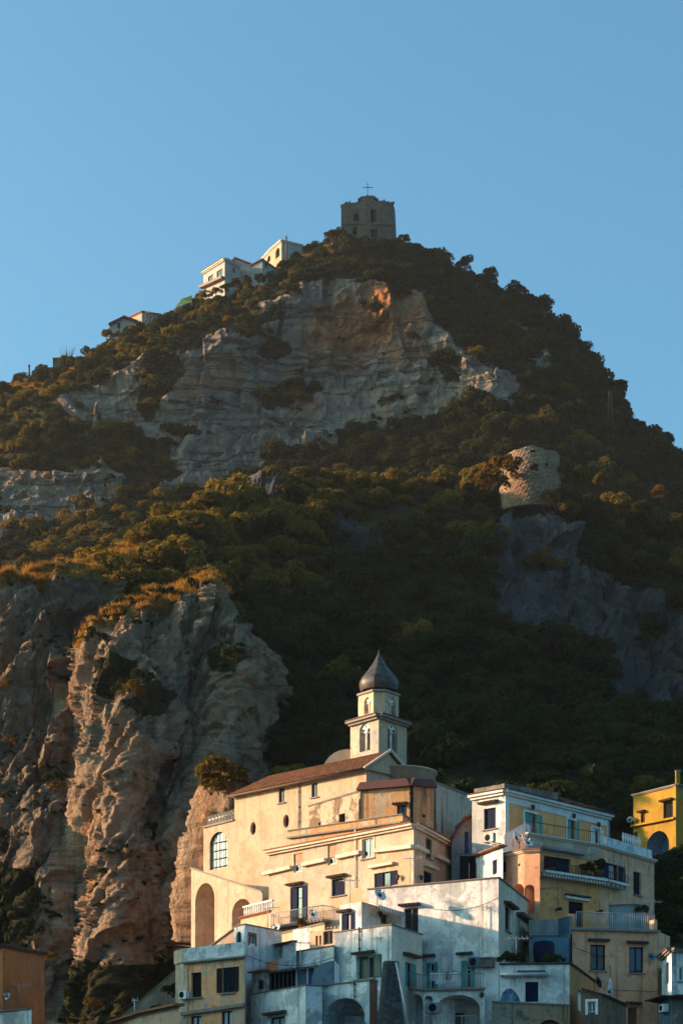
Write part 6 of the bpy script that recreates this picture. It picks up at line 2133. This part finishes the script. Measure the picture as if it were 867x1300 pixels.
# dark trees below the mustard villa and single trees that break the skyline
for x, y, Y, r in ((812, 1108, 160, 1.6), (826, 1112, 159, 1.8), (842, 1116, 158, 1.9), (858, 1110, 160, 2.0), (848, 1145, 154, 2.0), (866, 1150, 155, 2.2), (855, 1180, 150, 2.0), (874, 1190, 148, 2.0), (838, 1160, 153, 1.6)):
    tree(W(x, y, Y), r, 'dark tree in the deep shade below the mustard yellow villa', 'trees below the mustard villa')
for x, y, Y, r, l in ((655, 372, 449, 2.6, 'round dark tree on the skyline, topmost of the right shoulder row'), (683, 392, 447, 3.6, 'largest dark round tree on the upper right skyline'), (712, 418, 444, 3.0, 'dark tree on the right skyline just below the largest one'),
                      (735, 452, 442, 3.0, 'dark tree halfway down the right skyline'), (780, 500, 440, 3.4, 'dark leaning tree on the skyline right of the lattice mast, upper one'), (784, 520, 440, 3.0, 'dark tree on the skyline right of the lattice mast, lower one'),
                      (590, 338, 451, 2.4, 'dark tree on the skyline right of the summit tower'), (620, 352, 450, 2.2, 'low dark tree on the right skyline between summit and shoulder'), (810, 545, 438, 2.2, 'small dark tree low on the right skyline'), (842, 560, 437, 2.4, 'small dark tree near the right edge of the skyline'),
                      (420, 300, 453, 1.6, 'small tree at the left foot of the ruined summit tower'), (512, 306, 454, 1.8, 'dark bushy tree at the right foot of the ruined summit tower'), (495, 312, 450, 1.7, 'tree in front of the right corner of the ruined summit tower'), (460, 312, 449, 1.7, 'tree in front of the ruined summit tower')):
    tree(W(x, y, Y), r, l, 'single trees on the mountain skyline', zs=1.05)
# leafless shrub against the sky
q = W(85, 466, 433.5)
rt = root('bare_shrub', q, 'nearly leafless shrub against the sky beside the roofless grey wall', 'shrub', None)
mb = MB(); rr = random.Random(2)
for k in range(26):
    a = rr.uniform(-1.1, 1.1); h = rr.uniform(2.6, 4.6)
    e = q + Vector((math.sin(a) * h * .55, rr.uniform(-.6, .6), h))
    mb.tube([q, q.lerp(e, .5) + Vector((rr.uniform(-.2, .2), 0, .2)), e], .05, BARK, 4, .025)
build(mb, 'branches', rt)
o = bpy.data.objects.new('foliage', GOLDB[1]); COL.objects.link(o); o.parent = rt; o.scale = (1.4, 1.4, .8); o.location = (0, 0, .5)

for x, y, Y, r, l in ((262, 376, 432, 1.5, 'leftmost'), (274, 372, 431, 1.4, 'second'), (287, 367, 431, 1.5, 'third'), (300, 362, 432, 1.5, 'fourth'), (314, 357, 433, 1.4, 'fifth'), (330, 354, 433, 1.4, 'sixth'), (346, 351, 434, 1.4, 'seventh'), (362, 338, 438, 1.4, 'eighth'), (376, 328, 440, 1.5, 'rightmost')):
    tree(W(x, y, Y), r, f'{l} of the small garden trees in a row below the white ridge houses', 'garden trees below the ridge houses', gold=random.random() < .5)
for x, y, Y, r, l in ((136, 426, 430, 1.5, 'left'), (152, 427, 430, 1.3, 'middle'), (170, 420, 431, 1.4, 'right')):
    tree(W(x, y, Y), r, f'small tree in front of the small gabled ridge house, {l} one', 'garden trees below the ridge houses', gold=True)
# aerials, washing and sagging cables on the roofs
antenna(W(444, 1146, 129), 1.5, 'television antenna on the small rooftop house with open shutters', .6, 5)
antenna(W(520, 1121, 133), 1.7, 'television antenna on the roof edge of the big white house', .2, 6)
antenna(W(826, 1168, 136), 1.3, 'thin antenna at the right end of the railed cream terrace', .4, 4)
antenna(W(340, 1177, 129), 1.3, 'small antenna on the narrow blue white house', .1, 5)
antenna(W(655, 1220, 118), 1.4, 'antenna on the flat roof with plants', .5, 5)


def cable(a, b, sag, label):
    a, b = Vector(a), Vector(b)
    mb = MB()
    mb.tube([a.lerp(b, k / 12) - Vector((0, 0, sag * 4 * (k / 12) * (1 - k / 12))) for k in range(13)], .018, M['black'], 4)
    solo(mb, 'cable', a, label, 'cable', 'cables between the houses')


cable(W(535, 1150, 126), W(632, 1140, 126.6), .5, 'black cable sagging across the blank white wall')
cable(W(722, 1200, 130.5), W(836, 1215, 133), .45, 'cable sagging across the cream terrace house front')
cable(W(424, 1215, 125.5), W(311, 1212, 126.8), .6, 'cable between the blue white house and the stepped white block')
cable(W(582, 1085, 146), W(600, 1075, 144), .1, 'short cable from the cornice house to the yellow house')
rt = root('washing_line', W(560, 1251, 123.9), 'washing line with pale cloths above the arched white porch', 'washing line')
a_, b_ = W(546, 1234, 124.6), W(582, 1233, 124.6)
mb = MB(); mb.tube([a_, a_.lerp(b_, .5) - Vector((0, 0, .06)), b_], .012, M['black'], 4); build(mb, 'line', rt)
for k, (t, wd, ht, m_) in enumerate(((.12, .22, .5, M['curtain']), (.36, .3, .7, M['white']), (.62, .2, .45, M['tan']), (.82, .26, .6, M['white']))):
    mb = MB(); p = a_.lerp(b_, t) - Vector((0, 0, .05)); n_ = 6
    for j in range(n_):
        x0, x1 = -wd + 2 * wd * j / n_, -wd + 2 * wd * (j + 1) / n_
        o0, o1 = (.03 if j % 2 else -.03), (-.03 if j % 2 else .03)
        mb.face([p + Vector((x0, o0, -ht)), p + Vector((x1, o1, -ht)), p + Vector((x1, o1 * .3, 0)), p + Vector((x0, o0 * .3, 0))], m_)
    build(mb, 'cloth', rt)
# ================================================================== camera, sun, sky
cam = bpy.data.cameras.new('camera'); co = bpy.data.objects.new('camera', cam); COL.objects.link(co)
cam.sensor_fit = 'AUTO'; cam.sensor_width = 36; cam.lens = 36 * F / 1300
cam.shift_y = (HY - 650) / 1300; cam.shift_x = 0
cam.clip_start = 1; cam.clip_end = 20000
co.rotation_euler = (math.pi / 2, 0, 0)
SC.camera = co

HAZE = .00007
SUN_AZ, SUN_EL = math.radians(-84), math.radians(14)      # azimuth from +Y, negative = to the left
sv = Vector((math.sin(SUN_AZ) * math.cos(SUN_EL), math.cos(SUN_AZ) * math.cos(SUN_EL), math.sin(SUN_EL)))
sl = bpy.data.lights.new('sun', 'SUN'); sl.energy = 4.5; sl.angle = math.radians(1.0); sl.color = (1, .575, .335)
so = bpy.data.objects.new('sun', sl); COL.objects.link(so); so.location = (-50, 0, 80)
so.rotation_euler = (-sv).to_track_quat('-Z', 'Y').to_euler()
w = bpy.data.worlds.new('World'); SC.world = w; w.use_nodes = True
wt = w.node_tree
bg = wt.nodes['Background']
sk = wt.nodes.new('ShaderNodeTexSky'); sk.sky_type = 'NISHITA'; sk.sun_disc = False
sk.sun_elevation = SUN_EL; sk.sun_rotation = SUN_AZ
sk.air_density = 1.0; sk.dust_density = 4.0; sk.ozone_density = 2.6
tint = mixc(wt, 1.0, sk.outputs[0], (.55, .91, .92), 'MULTIPLY')
wt.links.new(tint, bg.inputs[0]); bg.inputs[1].default_value = .14
SC.view_settings.view_transform = 'Standard'; SC.view_settings.look = 'None'
SC.view_settings.exposure = 1.28; SC.view_settings.gamma = 1.0
SC.view_settings.use_curve_mapping = False
SC.cycles.max_bounces = 5; SC.cycles.diffuse_bounces = 3; SC.cycles.transmission_bounces = 3

# ---- sunlit sea haze
hm = bpy.data.materials.new('haze'); hm.use_nodes = True
ht = hm.node_tree
for n in list(ht.nodes): ht.nodes.remove(n)
ho = ht.nodes.new('ShaderNodeOutputMaterial'); pv = ht.nodes.new('ShaderNodeVolumePrincipled')
pv.inputs['Color'].default_value = (.9, .9, .88, 1); pv.inputs['Density'].default_value = HAZE; pv.inputs['Anisotropy'].default_value = .45
ht.links.new(pv.outputs[0], ho.inputs['Volume'])
hb = MB(); hb.obox((0, 600, 142), (1010, 0, 0), (0, 910, 0), (0, 0, 146), hm)
tag(hb.build('haze'), kind='stuff')
